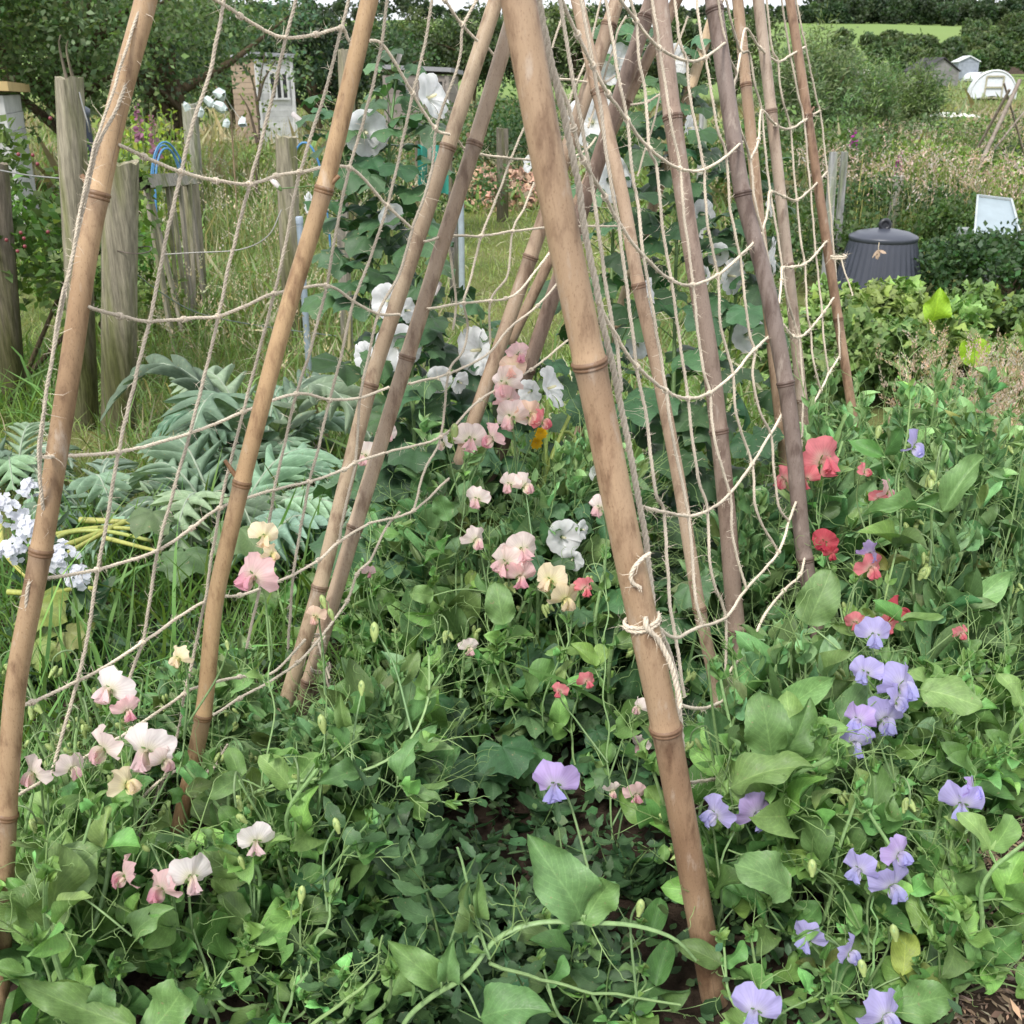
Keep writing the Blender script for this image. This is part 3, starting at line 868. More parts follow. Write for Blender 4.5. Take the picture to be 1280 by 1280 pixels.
def pea_flower(gp, gc, c, fwd, up, size, pal, rnd, opened=1.0):
    base, std, wing = (np.array(k) for k in PAL[pal])
    std = std * rnd.uniform(0.93, 1.05)
    f = unit(fwd)
    r_ = unit(np.cross(f, up))
    u = np.cross(r_, f)
    ns, nt = 10, 28
    s = np.linspace(0.02, 1, ns + 1)[:, None]
    t = np.linspace(-1, 1, nt + 1)[None, :]
    th = t * rnd.uniform(1.85, 2.2)
    Ls = 1 - 0.15 * np.exp(-(th / 0.18) ** 2) - 0.22 * np.abs(t) ** 3
    rad = size * 0.56 * s * Ls
    X, Z = np.sin(th) * rad * 1.0, np.cos(th) * rad * 1.02
    p1, p2 = rnd.uniform(0, 6, 2)
    Y = size * (0.05 - 0.20 * opened * s ** 2 * (0.55 + 0.6 * np.abs(t)) + 0.095 * np.sin(th * 4.3 + p1) * s ** 2.2 + 0.055 * np.sin(th * 9.5 + p2) * s ** 4 + 0.03 * np.sin(th * 17 + p1) * s ** 6
                + 0.10 * np.exp(-(th / 0.25) ** 2) * s * (1 - s) * 2)
    V = c + X[..., None] * r_ + Y[..., None] * f + Z[..., None] * u
    k = smooth(0.12, 0.65, s + 0 * t)[..., None]
    col = base * (1 - k) + std * k
    col = col * (1 + 0.10 * np.sin(th * 14)[..., None] * s[..., None] * 0.6)
    e = smooth(0.8, 1.0, s + 0 * t)[..., None]
    col = col * (1 - 0.35 * e) + (0.5 * std + 0.5 * wing) * 0.35 * e
    uv = np.stack([t * .5 + .5 + 0 * s, s + 0 * t], -1).reshape(-1, 2)
    gp.add(V.reshape(-1, 3), grid_faces(ns, nt), np.clip(col, 0, .9).reshape(-1, 3), uv)
    for sg in (-1, 1):
        ns2, nt2 = 6, 8
        s = np.linspace(0.0, 1, ns2 + 1)[:, None]
        t = np.linspace(-1, 1, nt2 + 1)[None, :]
        w = unit(f * rnd.uniform(.75, 1.0) - u * rnd.uniform(.2, .5) + sg * r_ * rnd.uniform(.12, .42))
        la = unit(u * 0.9 + sg * r_ * 0.35 + f * 0.25)
        nn = unit(np.cross(w, la))
        wd = 0.23 * size * np.clip(np.sin(PI * np.clip(s, .03, .97) ** 0.75), 0, 1) ** 0.6
        P = c + f * 0.03 * size + w * (s * 0.42 * size)[..., None] + la * (t * wd)[..., None] \
            + nn * (size * (0.10 * np.sin(PI * s) - 0.10 * t ** 2 * s + 0.05 * np.sin(6 * s + 6 * t + p2) * s))[..., None] * sg * -1
        k = smooth(0.05, 0.7, s + 0 * t)[..., None]
        col = base * (1 - k) + wing * k
        gp.add(P.reshape(-1, 3), grid_faces(ns2, nt2), np.clip(col, 0, .9).reshape(-1, 3), np.stack([t * .35 + .5 + 0 * s, s + 0 * t], -1).reshape(-1, 2))
    lathe(gp, [(0.001, 0), (0.045 * size, 0.06 * size), (0.06 * size, 0.16 * size), (0.04 * size, 0.26 * size), (0.004, 0.32 * size)], c + f * 0.02 * size, 8,
          base * 0.95, axis=unit(f * .8 - u * .5))
    lathe(gc, [(0.0012, -0.16 * size), (0.07 * size, -0.10 * size), (0.085 * size, -0.02 * size), (0.10 * size, 0.06 * size)], c - f * 0.0 * size, 8, np.array((.20, .30, .10)), axis=f)
    Pq = np.repeat((c - f * 0.02 * size)[None], 5, 0)
    a = np.arange(5) * 2 * PI / 5
    dd = unit(np.cos(a)[:, None] * r_ + np.sin(a)[:, None] * u + f * 0.9)
    leaves(gc, SMALL[0], Pq + dd * 0.05 * size, dd, np.repeat(-f[None], 5, 0), 0.2 * size, (.20, .30, .10), wide=0.8)


def pea_bud(g, c, dirn, size, rnd, col=(.34, .43, .15)):
    d = unit(dirn)
    col = np.array(col) * rnd.uniform(.85, 1.1)
    lathe(g, [(0.001, 0), (0.16 * size, 0.12 * size), (0.22 * size, 0.35 * size), (0.20 * size, 0.62 * size), (0.10 * size, 0.9 * size), (0.002, size)], c, 8, col, axis=d,
          ripple=lambda i, th: 1 + 0.18 * np.cos(2 * th))
    a = np.arange(5) * 2 * PI / 5
    e1 = unit(np.cross(d, (0.3, 0.8, 0.5)))
    e2 = np.cross(d, e1)
    dd = unit(np.cos(a)[:, None] * e1 + np.sin(a)[:, None] * e2 + d * 1.6)
    leaves(g, SMALL[0], np.repeat(c[None], 5, 0), dd, dd - d * 1.5, 0.5 * size, (.19, .29, .10), wide=0.6)


def tendril(g, p, d, L, rnd, tint=(.24, .36, .13), mat=0):
    d = unit(d)
    e1 = unit(np.cross(d, rnd.normal(size=3)))
    e2 = np.cross(d, e1)

    def arm(p0, dr, n1, coil):
        t = np.linspace(0, 1, 22)
        a = rnd.uniform(0, 6)
        nrm_ = unit(np.cross(dr, rnd.normal(size=3)))
        bend = n1 * 0.25 * t[:, None] ** 2 * nrm_
        ang = coil * np.clip(t - 0.55, 0, 1) ** 1.3 * 22
        q = unit(np.cross(dr, nrm_))
        cr = 0.10 * n1 * np.clip(t - 0.55, 0, 1)[:, None] * 1.8
        P = p0 + dr * (t * n1)[:, None] + bend + cr * (np.sin(ang + a)[:, None] * nrm_ + np.cos(ang + a)[:, None] * q)
        tube(g, P, np.linspace(0.00075, 0.00035, 22), 4, tint, cap=False, mat=mat)

    m = p + d * L * 0.45
    tube(g, np.array([p, p + d * L * .22 + e1 * L * .01, m]), 0.0009, 4, tint, cap=False, mat=mat)
    arm(m, d, L * 0.7, rnd.uniform(.3, 1.2))
    arm(m, unit(d + e1 * 0.9), L * 0.55, rnd.uniform(.3, 1.3))
    arm(p + d * L * .3, unit(d - e1 * 0.8 + e2 * .4), L * 0.5, rnd.uniform(.3, 1.3))


def pea_leafing(gs, gl, gt, P, rnd, lsize=0.05, spacing=0.065, skip=0.12, tpls=PEA, col=C_PEA, top_small=True, face=None, tend=0.8, upness=0.45):
    """petioles, leaflet pairs, stipules and tendrils along the stem path P"""
    L = length(P)
    n = max(2, int(L / spacing))
    Q = catmull(P, n + 1)
    T = unit(np.gradient(Q, axis=0))
    az = rnd.uniform(0, 2 * PI)
    for i in range(n + 1):
        s = i / n
        if s < skip: continue
        az += PI + rnd.normal() * 0.5
        side = np.array((math.cos(az), math.sin(az), 0.0))
        if face is not None and rnd.random() < 0.6: side = unit(side + np.asarray(face) * 0.8)
        k = 1.0
        if top_small and s > 0.72: k = 1.0 - 0.62 * (s - 0.72) / 0.28
        k *= rnd.uniform(0.75, 1.2)
        up = T[i]
        pd = unit(side * (1.0 if k > .6 else 0.55) + up * (0.6 + (0.9 if k < .6 else 0)) + rnd.normal(size=3) * .15)
        pl = lsize * rnd.uniform(0.35, 0.8) * k
        e = Q[i] + pd * pl
        tube(gs, np.array([Q[i], Q[i] + pd * pl * .5 + up * pl * .05, e]), 0.0013 * (0.6 + .4 * k), 5, np.array(C_STEM) * 1.05, cap=False)
        sd = unit(np.cross(pd, up + rnd.normal(size=3) * .3))
        dirs = np.array([unit(sd + pd * rnd.uniform(.4, 1.0) + np.array((0, 0, upness)) * rnd.uniform(.2, 1.3)), unit(-sd + pd * rnd.uniform(.4, 1.0) + np.array((0, 0, upness)) * rnd.uniform(.2, 1.3))])
        nn = unit(np.array((0, -0.35, 1.0)) + rnd.normal(size=(2, 3)) * 0.5)
        tp = tpls[rnd.integers(len(tpls))]
        cl_ = np.array((.19, .22, .06)) if rnd.random() < .025 else np.array(col)
        leaves(gl, tp, np.array([e, e]), dirs, nn, lsize * k * rnd.uniform(.75, 1.2, 2), vary(rnd, cl_, 2, .30, .10))
        # stipules
        sp = np.array([unit(side + up * 1.2 + rnd.normal(size=3) * .4), unit(-side * .6 + up * 1.3 + rnd.normal(size=3) * .4)])
        leaves(gl, SMALL[0], np.array([Q[i], Q[i]]), sp, nn, lsize * .38 * k, vary(rnd, col, 2, .15, .06), wide=.7)
        if gt is not None and rnd.random() < tend and s > .25:
            tg = Geo() if isinstance(gt, list) else gl
            tendril(tg, e, unit(pd + np.array((0, 0, .15))), lsize * rnd.uniform(1.2, 2.2) * (0.5 + .5 * k), rnd, mat=0 if isinstance(gt, list) else 1)
            if isinstance(gt, list): gt.append(tg)
    # growing tip
    leaves(gl, PEA[4], np.repeat(Q[-1][None], 4, 0), unit(T[-1] + rnd.normal(size=(4, 3)) * .35), rdir(rnd, 4, .3), lsize * .5 * rnd.uniform(.6, 1.1, 4), vary(rnd, np.array(col) * 1.2, 4, .1, .06), wide=.6)


def winged_stem(g, P, r, rnd, tint=C_STEM):
    n = max(6, int(length(P) / 0.015))
    Q = catmull(P, n)
    rr = np.linspace(r, r * 0.6, n)
    tt = vary(rnd, tint, 1, .06, .04)[0]
    tube(g, Q, rr, 8, tt, flat=0.45)
    tube(g, Q, rr * .42, 6, tt * 1.12, flat=1.4)
    return Q


FLW = []


def pea_plant(label, stems, stalks=(), seed=0, lsize=0.05, spacing=0.07, col=C_PEA, leaves_on=True, group=None, hero=(), tpls=PEA, r=0.0032, skip=0.15, tend=0.8):
    """stems: lists of (px, py, depth), first point is dropped to the ground when depth < 0; stalks: lists of flowers (px, py, size_px, palette, yaw, pitch)"""
    rnd = rs(5000 + seed)
    paths = []
    for st in stems:
        P = [D(x, y, d) for x, y, d in st]
        paths.append(np.array(P))
    b = paths[0][0].copy()
    org = np.array((b[0], b[1], float(gz(b[0], b[1]))))
    t = thing('sweet_pea', label, 'sweet pea', org, group)
    gs, gl, gt = Geo(), Geo(), []
    for P in paths:
        if P[0][2] < 0.45 and P[0][2] > 0.02 and P is paths[0]:
            g0 = P[0] + np.array((rnd.normal() * .02, 0.03, 0))
            g0[2] = float(gz(g0[0], g0[1])) - 0.01
            P = np.vstack([g0, P])
        P = catmull(P, 12)
        P[1:-1] += rnd.normal(size=(10, 3)) * (0.004 if leaves_on else 0.0012)
        winged_stem(gs, P, r, rnd)
        if leaves_on: pea_leafing(gs, gl, gt, P, rnd, lsize, spacing, skip, tpls, col, tend=tend)
    allp = np.vstack([catmull(p, 40) for p in paths])
    for fl in stalks:
        d0 = None
        if isinstance(fl[0], (int, float)): d0, fl = fl[0], fl[1:]
        dep = d0 if d0 is not None else stems[0][-1][2] - 0.05
        pts = [(D(f[0], f[1], dep), f) for f in fl]
        FLW.extend((f[0], f[1], f[2], float(p[1])) for p, f in pts)
        low = min(pts, key=lambda q: q[0][2])[0]
        top = max(pts, key=lambda q: q[0][2])[0]
        cand = allp[allp[:, 2] < low[2] - 0.05]
        if len(cand) == 0: cand = allp
        want = low - np.array((0, 0, 0.14))
        st = cand[np.argmin(np.linalg.norm(cand - want, axis=1))]
        if np.linalg.norm(st - want) > 0.25: st = want + np.array((0, .04, 0))
        back = np.array((0, 0.02, 0))
        pe = (low + top) / 2 + back
        pk = top + back * .8 - np.array((0, 0, .006))
        path = np.array([st, st * .5 + low * .5 + back + rnd.normal(size=3) * .008, low + back - np.array((0, 0, .02)), pk])
        if np.linalg.norm(low - top) < 1e-4: path = path[[0, 1, 3]]
        tube(gs, catmull(path, 24), np.linspace(0.0019, 0.0013, 24), 7, vary(rnd, (0.17, 0.27, 0.11), 1, .08, .04)[0])
        for p, f in pts:
            yaw, pit = R(f[4]), (f[5] if len(f) > 5 else 0.1)
            size = f[2] * dep / F * (.74 if f[3] == 'bud' else 1.0)
            fw = np.array((math.sin(yaw), -math.cos(yaw), pit))
            a = pk if p[2] > pk[2] - .03 else path[-2] * .4 + path[-1] * .6
            if f[3] == 'bud':
                gb = Geo()
                dn = unit(np.array((math.sin(yaw) * .6, -math.cos(yaw) * .4, -1.0 if pit <= 0.1 else 1.0)))
                pea_bud(gb, p - dn * size * .5, dn, size, rnd)
                tube(gb, catmull([a, (a + p) / 2 + (0, 0, .008), p - dn * size * .5], 8), 0.0008, 5, (.19, .29, .11))
                gb.build('flower_bud', M_STEM, t)
                continue
            gp, gc = Geo(), Geo()
            up = unit(np.array((rnd.normal() * .22, 0.25, 1.0)))
            cc = p - up * size * .12
            pea_flower(gp, gc, cc, fw, up, size, f[3], rnd, rnd.uniform(.7, 1.15))
            tube(gc, catmull([a, (a + cc) / 2 + np.array((0, .006, .004)), cc - unit(fw) * size * .12], 8), 0.0008, 5, (.18, .28, .11))
            fo = gp.build('flower', M_PETAL, t)
            gc.build('calyx', M_STEM, fo, org=None)
    for (bx, by, bd, tx, ty, td, wid, k, tilt) in hero:
        g = Geo()
        a, b_ = D(bx, by, bd), D(tx, ty, td)
        Lh = np.linalg.norm(b_ - a) * .92
        leaves(g, HERO[k], a[None], (b_ - a)[None], np.array(tilt, float)[None], Lh, vary(rnd, np.array(col) * (.98, .95, 1.15), 1, .14, .06), wide=wid)
        near = allp[np.argmin(np.linalg.norm(allp - a, axis=1))]
        if np.linalg.norm(near - a) < 0.2: tube(gs, catmull([near, (near + a) / 2 + (0, 0, .01), a], 8), 0.0014, 6, C_STEM)
        g.build('leaf', M_LEAF, t)
    gs.build('stem', M_STEM, t)
    if gl.V: gl.build('foliage', M_LEAF, t)
    for q in gt: q.build('tendril', M_STEM, t)
    return t


UPF = (0.0, -0.5, 1.0)
# ------------------------------------------------------------------ flowering sweet peas, left net
pea_plant('sweet pea with cream and ruffled pink blooms just right of the smooth tan cane', [[(335, 1010, 1.5), (338, 880, 1.5), (336, 770, 1.5)]],
          [[1.44, (330, 668, 38, 'cream', 25, .1), (338, 690, 26, 'cream', 60, 0), (320, 716, 58, 'pink', -25, .25)]], 1, spacing=.1, lsize=.04)
pea_plant('sweet pea with one half open peach bloom in front of the close parallel canes', [[(404, 1000, 1.55), (408, 900, 1.55), (404, 840, 1.55)]],
          [[1.5, (395, 768, 27, 'peach', -20, 0), (404, 752, 24, 'bud', 30), (414, 768, 22, 'bud', 40)]], 2, spacing=.12, lsize=.04)
pea_plant('sweet pea with one small cream bloom between the leftmost and smooth tan canes', [[(228, 1000, 1.5), (230, 900, 1.5), (228, 850, 1.5)]],
          [[1.45, (225, 820, 32, 'cream', -30, .1)], [1.45, (284, 806, 16, 'bud', 20)]], 3, spacing=.08, lsize=.04)
pea_plant('sweet pea with two white and pink blooms stacked above its neighbours by leftmost cane', [[(150, 1050, 1.46), (152, 960, 1.46), (150, 900, 1.46)]],
          [[1.4, (140, 858, 54, 'white', -20, .3), (158, 884, 36, 'pink', 40, -.2)]], 4, spacing=.08, lsize=.045)
pea_plant('sweet pea carrying a wide white bloom, a pink one and a creamy bud', [[(165, 1130, 1.42), (168, 1040, 1.42), (165, 985, 1.42)]],
          [[1.36, (133, 930, 54, 'blush', -40, 0), (186, 932, 66, 'white', -15, .1), (203, 946, 40, 'blush', 60, -.3)], [1.36, (158, 978, 44, 'cream', 75, .3)]], 5, spacing=.08, lsize=.05)
pea_plant('sweet pea with two pale pink blooms hanging against the leftmost cane', [[(60, 1130, 1.42), (62, 1040, 1.42), (60, 990, 1.42)]],
          [[1.36, (45, 962, 44, 'blush', -30, 0), (88, 957, 38, 'blush', 50, 0)]], 6, spacing=.08, lsize=.05)
pea_plant('sweet pea with three pink and white blooms at the foot of the smooth tan cane', [[(218, 1240, 1.38), (222, 1180, 1.38), (215, 1130, 1.38)]],
          [[1.32, (158, 1090, 46, 'pink', -60, .1), (203, 1106, 50, 'pink', -35, .1), (238, 1092, 54, 'white', 35, .2), (182, 1060, 22, 'bud', -30, .5)]], 7, spacing=.07, lsize=.055)
pea_plant('sweet pea with a single white open bloom right of the smooth tan cane foot', [[(312, 1240, 1.42), (318, 1150, 1.42), (316, 1090, 1.42)]],
          [[1.36, (320, 1047, 46, 'white', 15, .1)], [1.36, (302, 1078, 24, 'bud', 40)]], 8, spacing=.08, lsize=.05)
pea_plant('bare stalked sweet pea with nodding green buds low right of the smooth tan cane', [[(345, 1300, 1.36), (392, 1190, 1.36), (412, 1130, 1.36)]],
          [[1.33, (421, 1032, 28, 'bud', 30)], [1.33, (377, 1118, 30, 'bud', -10)]], 9, spacing=.09, lsize=.055)
pea_plant('climbing sweet pea with long arching stalks and yellow green buds by the parallel canes', [[(300, 1010, 1.5), (345, 985, 1.48), (400, 974, 1.46), (450, 964, 1.45), (500, 930, 1.46), (531, 890, 1.48), (536, 820, 1.5)],
          [(445, 966, 1.45), (500, 980, 1.44), (556, 1003, 1.43)]],
          [[1.5, (468, 790, 34, 'bud', 0)], [1.48, (452, 860, 26, 'bud', 0)], [1.46, (403, 905, 34, 'bud', 20)]], 10, spacing=.07, lsize=.05,
          hero=[(498, 975, 1.44, 524, 917, 1.43, .9, 0, (-.6, -.8, .3)), (430, 912, 1.46, 424, 865, 1.44, .8, 2, (.4, -1, .2)), (506, 990, 1.43, 556, 1000, 1.42, .7, 0, (0, -.5, 1)),
                (452, 964, 1.45, 395, 978, 1.40, .9, 0, (0, -.6, 1))])
# ------------------------------------------------------------------ centre, inside the frame
pea_plant('tall sweet pea with a spike of salmon pink blooms before the white mallows', [[(612, 800, 2.2), (632, 700, 2.2), (650, 560, 2.2)]],
          [[2.12, (648, 440, 30, 'pink', 30, 0), (640, 458, 34, 'peach', -10, .1), (632, 476, 46, 'blush', -40, 0), (634, 498, 40, 'pink', 40, -.1)],
           [2.10, (640, 518, 44, 'blush', -20, 0), (662, 516, 38, 'peach', 25, .1)], [2.1, (676, 524, 32, 'coral', 70, 0)]], 11, lsize=.05, spacing=.075)
pea_plant('sweet pea with one blush bloom and one closed pink bloom beside the far canes', [[(560, 800, 2.05), (572, 700, 2.05), (580, 600, 2.05)]],
          [[2.0, (588, 546, 42, 'blush', 10, .1), (568, 540, 30, 'bud', 0)], [2.0, (617, 544, 38, 'pink', -60, 0)], [2.0, (556, 552, 26, 'white', -70, 0)]], 12, lsize=.05)
pea_plant('sweet pea with a full cluster of large blush blooms in the centre of the bed', [[(600, 960, 1.95), (610, 850, 1.95), (612, 700, 1.95)]],
          [[1.88, (651, 684, 44, 'blush', 20, .2), (635, 700, 46, 'blush', -35, .1), (650, 716, 40, 'pink', 10, -.2)], [1.9, (597, 621, 32, 'blush', -20, 0)], [1.88, (594, 672, 34, 'blush', 40, 0)], [1.86, (586, 808, 26, 'blush', 20, 0)]], 13, lsize=.055,
          hero=[(630, 780, 1.86, 618, 722, 1.85, .92, 3, (-.2, -1, .4)), (540, 745, 1.9, 510, 740, 1.86, .92, 3, (0, -1, .5)), (560, 650, 1.9, 545, 615, 1.88, 1.1, 1, (-.3, -1, .5))])
pea_plant('sweet pea with cream blooms and one coral bloom left of the thickest cane', [[(720, 960, 1.9), (712, 850, 1.9), (708, 780, 1.9)]],
          [[1.84, (690, 722, 44, 'cream', -30, .1), (705, 744, 42, 'cream', 30, -.2)], [1.84, (731, 733, 28, 'coral', 20, .1)], [1.95, (656, 604, 32, 'blush', 50, 0), (638, 603, 30, 'blush', -30, 0)]], 14, lsize=.05)
pea_plant('shaded sweet pea with small faded blooms hidden behind the foot of the thickest cane', [[(770, 1080, 1.75), (760, 950, 1.75), (755, 700, 1.8)]],
          [[1.72, (751, 632, 34, 'blush', -40, 0)], [1.7, (800, 882, 26, 'blush', -60, 0)], [1.68, (794, 990, 30, 'pink', 10, 0), (765, 985, 24, 'blush', 20, -.4)], [1.75, (733, 850, 24, 'coral', 20, .2), (700, 862, 22, 'coral', -30, .1)], [1.75, (800, 930, 26, 'blush', -40, 0)]], 15, lsize=.055)
pea_plant('sweet pea with one wilted blush bloom showing between the two parallel canes', [[(470, 800, 2.05), (465, 700, 2.05), (460, 640, 2.05)]],
          [[2.0, (456, 566, 36, 'blush', -20, -.1)], [2.0, (484, 540, 26, 'blush', 20, 0)], [1.98, (461, 714, 18, 'pink', 20, 0)]], 16, lsize=.05)
pea_plant('sweet pea with a single round mauve bloom on a bent stalk over bare soil', [[(800, 1200, 1.34), (762, 1120, 1.33), (735, 1085, 1.33)]],
          [[1.30, (694, 975, 58, 'mauve', -8, .05)]], 17, leaves_on=False, r=.0018)
# ------------------------------------------------------------------ right side
pea_plant('tallest sweet pea with one lilac bloom nodding beside dry pink grasses', [[(1105, 760, 1.75), (1118, 680, 1.75), (1128, 590, 1.75), (1138, 500, 1.75)]],
          [[1.7, (1141, 553, 42, 'lav', 65, -.1)], [1.72, (1098, 540, 22, 'bud', -20)]], 18, tpls=NARROW, lsize=.075, spacing=.06,
          hero=[(1178, 640, 1.7, 1233, 560, 1.68, .8, 2, (-.6, -1, .4)), (1150, 640, 1.7, 1075, 640, 1.68, .55, 2, (0, -.3, 1))])
pea_plant('sweet pea with a big coral bloom touching the darkest grey cane', [[(1030, 720, 2.05), (1022, 660, 2.05), (1024, 610, 2.05)]],
          [[2.0, (1026, 570, 58, 'coral', 20, .2), (1008, 594, 36, 'coral', -30, -.3), (983, 596, 36, 'coral', -60, -.1)], [2.0, (1034, 590, 18, 'bud', 20)]], 19, lsize=.055)
pea_plant('sweet pea with two narrow coral buds just opening below the lilac one', [[(1092, 760, 1.9), (1086, 690, 1.9), (1085, 630, 1.9)]],
          [[1.86, (1080, 587, 24, 'coral', 60, .3)], [1.84, (1107, 612, 32, 'pink', 60, 0), (1098, 622, 24, 'coral', 0, 0)]], 20, lsize=.055, tpls=NARROW)
pea_plant('sweet pea with a withering lilac and red bloom on a hooked stalk', [[(1050, 860, 1.8), (1055, 790, 1.8), (1068, 730, 1.8)]],
          [[1.74, (1086, 688, 32, 'mauve', 30, -.2), (1087, 706, 38, 'coral', 20, -.1)], [1.85, (1031, 674, 32, 'red', -30, 0), (1038, 690, 22, 'red', 20, -.2)]], 21, lsize=.06)
pea_plant('sweet pea with folded red blooms partly covered by leaves', [[(1110, 900, 1.75), (1112, 830, 1.75), (1110, 790, 1.75)]],
          [[1.72, (1120, 762, 40, 'red', 60, .3), (1108, 778, 30, 'coral', 0, -.1)], [1.74, (1068, 776, 26, 'coral', -20, 0)], [1.8, (1200, 790, 22, 'coral', 20, 0)]], 22, lsize=.06)
pea_plant('sweet pea heavy with a large bunch of lavender blue blooms', [[(1130, 1080, 1.55), (1120, 980, 1.55), (1110, 880, 1.55)]],
          [[1.5, (1092, 790, 44, 'lav', -10, .1)], [1.5, (1082, 838, 42, 'lav', -40, .2), (1126, 852, 58, 'lav', 30, .3), (1106, 892, 54, 'lav', 10, -.1)], [1.48, (1074, 896, 42, 'mauve', -50, 0), (1070, 922, 48, 'lav', -10, -.2), (1118, 872, 40, 'lav', 60, .1)]], 23, lsize=.06,
          hero=[(1150, 862, 1.5, 1236, 884, 1.46, 0.85, 3, (0, -.6, 1)), (1085, 1040, 1.48, 1095, 940, 1.46, .8, 2, (.3, -1, .2)), (1010, 780, 1.6, 1042, 706, 1.58, .92, 3, (-.5, -1, .4))])
pea_plant('sweet pea with twin lavender blooms right beside the foot of the thickest cane', [[(900, 1130, 1.46), (906, 1080, 1.46), (918, 1040, 1.46)]],
          [[1.4, (897, 1014, 48, 'lav', -60, .1), (942, 1012, 52, 'mauve', 25, .2)]], 24, lsize=.055,
          hero=[(912, 985, 1.40, 1022, 948, 1.36, .8, 0, (0, -.5, 1)), (965, 945, 1.45, 950, 858, 1.42, .9, 3, (-.3, -1, .3)), (975, 945, 1.44, 1020, 870, 1.42, .8, 0, (.4, -1, .3)), (985, 1110, 1.36, 915, 1075, 1.33, .92, 3, (.1, -.8, 1))])
pea_plant('sweet pea with a drooping blue lavender bloom near the mulch path', [[(1190, 1180, 1.45), (1192, 1110, 1.45), (1190, 1050, 1.45)]],
          [[1.4, (1202, 1000, 54, 'lav', -20, 0), (1215, 985, 34, 'mauve', 60, .2)]], 25, lsize=.055)
pea_plant('sweet pea with a violet and lavender cluster among hanging green buds', [[(1085, 1230, 1.4), (1088, 1170, 1.4), (1092, 1120, 1.4)]],
          [[1.34, (1076, 1082, 46, 'lav', -50, 0), (1122, 1064, 44, 'mauve', 30, .3), (1112, 1100, 56, 'lav', 20, -.1)], [1.33, (1015, 1085, 30, 'bud', 0)], [1.32, (1118, 1166, 30, 'bud', 20)]], 26, lsize=.06)
pea_plant('sweet pea with two lavender blooms half buried in big leaves', [[(1040, 1260, 1.36), (1034, 1220, 1.36), (1030, 1200, 1.36)]],
          [[1.32, (1012, 1168, 44, 'lav', -40, 0), (1060, 1186, 40, 'lav', 50, 0)], [1.3, (1078, 1210, 30, 'bud', 20)]], 27, lsize=.065,
          hero=[(990, 1170, 1.34, 1030, 1160, 1.3, .5, 2, (0, -1, .5)), (1120, 1260, 1.3, 1200, 1240, 1.26, 1.0, 1, (0, -.6, 1))])
pea_plant('sweet pea with the lowest pale lavender bloom, nearest the thickest cane', [[(945, 1300, 1.28), (946, 1285, 1.28), (945, 1275, 1.28)]],
          [[1.22, (944, 1258, 62, 'lav', -20, .2)]], 28, lsize=.06)
pea_plant('sweet pea with the lowest blue bloom at the front of the right bed', [[(1100, 1310, 1.26), (1102, 1295, 1.26), (1104, 1280, 1.26)]],
          [[1.2, (1104, 1264, 64, 'lav', 30, .3)]], 29, lsize=.06)
# the vine that trails over the bare soil in front
pea_plant('pale green sweet pea vine trailing over bare soil at the front', [
    [(500, 1290, 1.26), (554, 1233, 1.22), (608, 1203, 1.2), (618, 1176, 1.2), (659, 1157, 1.2), (736, 1152, 1.2), (830, 1166, 1.22), (870, 1200, 1.25)],
    [(612, 1204, 1.2), (702, 1232, 1.22), (770, 1243, 1.24), (850, 1256, 1.26)],
    [(612, 1198, 1.2), (598, 1160, 1.2), (585, 1110, 1.19), (572, 1060, 1.18)],
    [(380, 1290, 1.28), (430, 1250, 1.26), (466, 1222, 1.25), (478, 1170, 1.24)]],
    [[1.19, (590, 1140, 26, 'bud', 30)], [1.2, (800, 1135, 30, 'bud', -20)]], 30, leaves_on=False, r=.0042, lsize=.05,
    hero=[(727, 1151, 1.2, 660, 1040, 1.17, .95, 0, (.7, -.8, .3)), (731, 1150, 1.2, 772, 1090, 1.18, .95, 1, (-.3, -1, .3)), (552, 1234, 1.22, 482, 1174, 1.2, .75, 0, (.2, -.6, .9)),
          (556, 1228, 1.22, 566, 1174, 1.2, .9, 2, (.3, -1, .3)), (600, 1272, 1.2, 690, 1256, 1.16, 1.1, 0, (0, -.6, 1)), (520, 1240, 1.24, 512, 1200, 1.2, .9, 2, (-.4, -1, .3)),
          (590, 1180, 1.2, 606, 1192, 1.17, .6, 2, (0, -1, .5)), (598, 1165, 1.2, 580, 1100, 1.17, .55, 2, (-.5, -1, .2)), (592, 1150, 1.2, 600, 1090, 1.18, .5, 2, (.5, -1, .2))])
g = Geo()
rn = rs(31)
vine = bpy.data.objects[[o.name for o in SC.objects if o.get('label', '').startswith('pale green sweet pea vine')][0]]
for (x, y, d, dx, dy) in ((659, 1157, 1.2, -30, -60), (618, 1176, 1.2, -60, -50), (736, 1152, 1.2, 30, 60), (612, 1200, 1.2, 40, -70), (476, 1190, 1.24, -40, 30), (640, 1162, 1.2, 10, -90)):
    a = D(x, y, d)
    tendril(g, a, D(x + dx, y + dy, d - .03) - a, 0.07, rn)
g.build('tendril', M_STEM, vine)
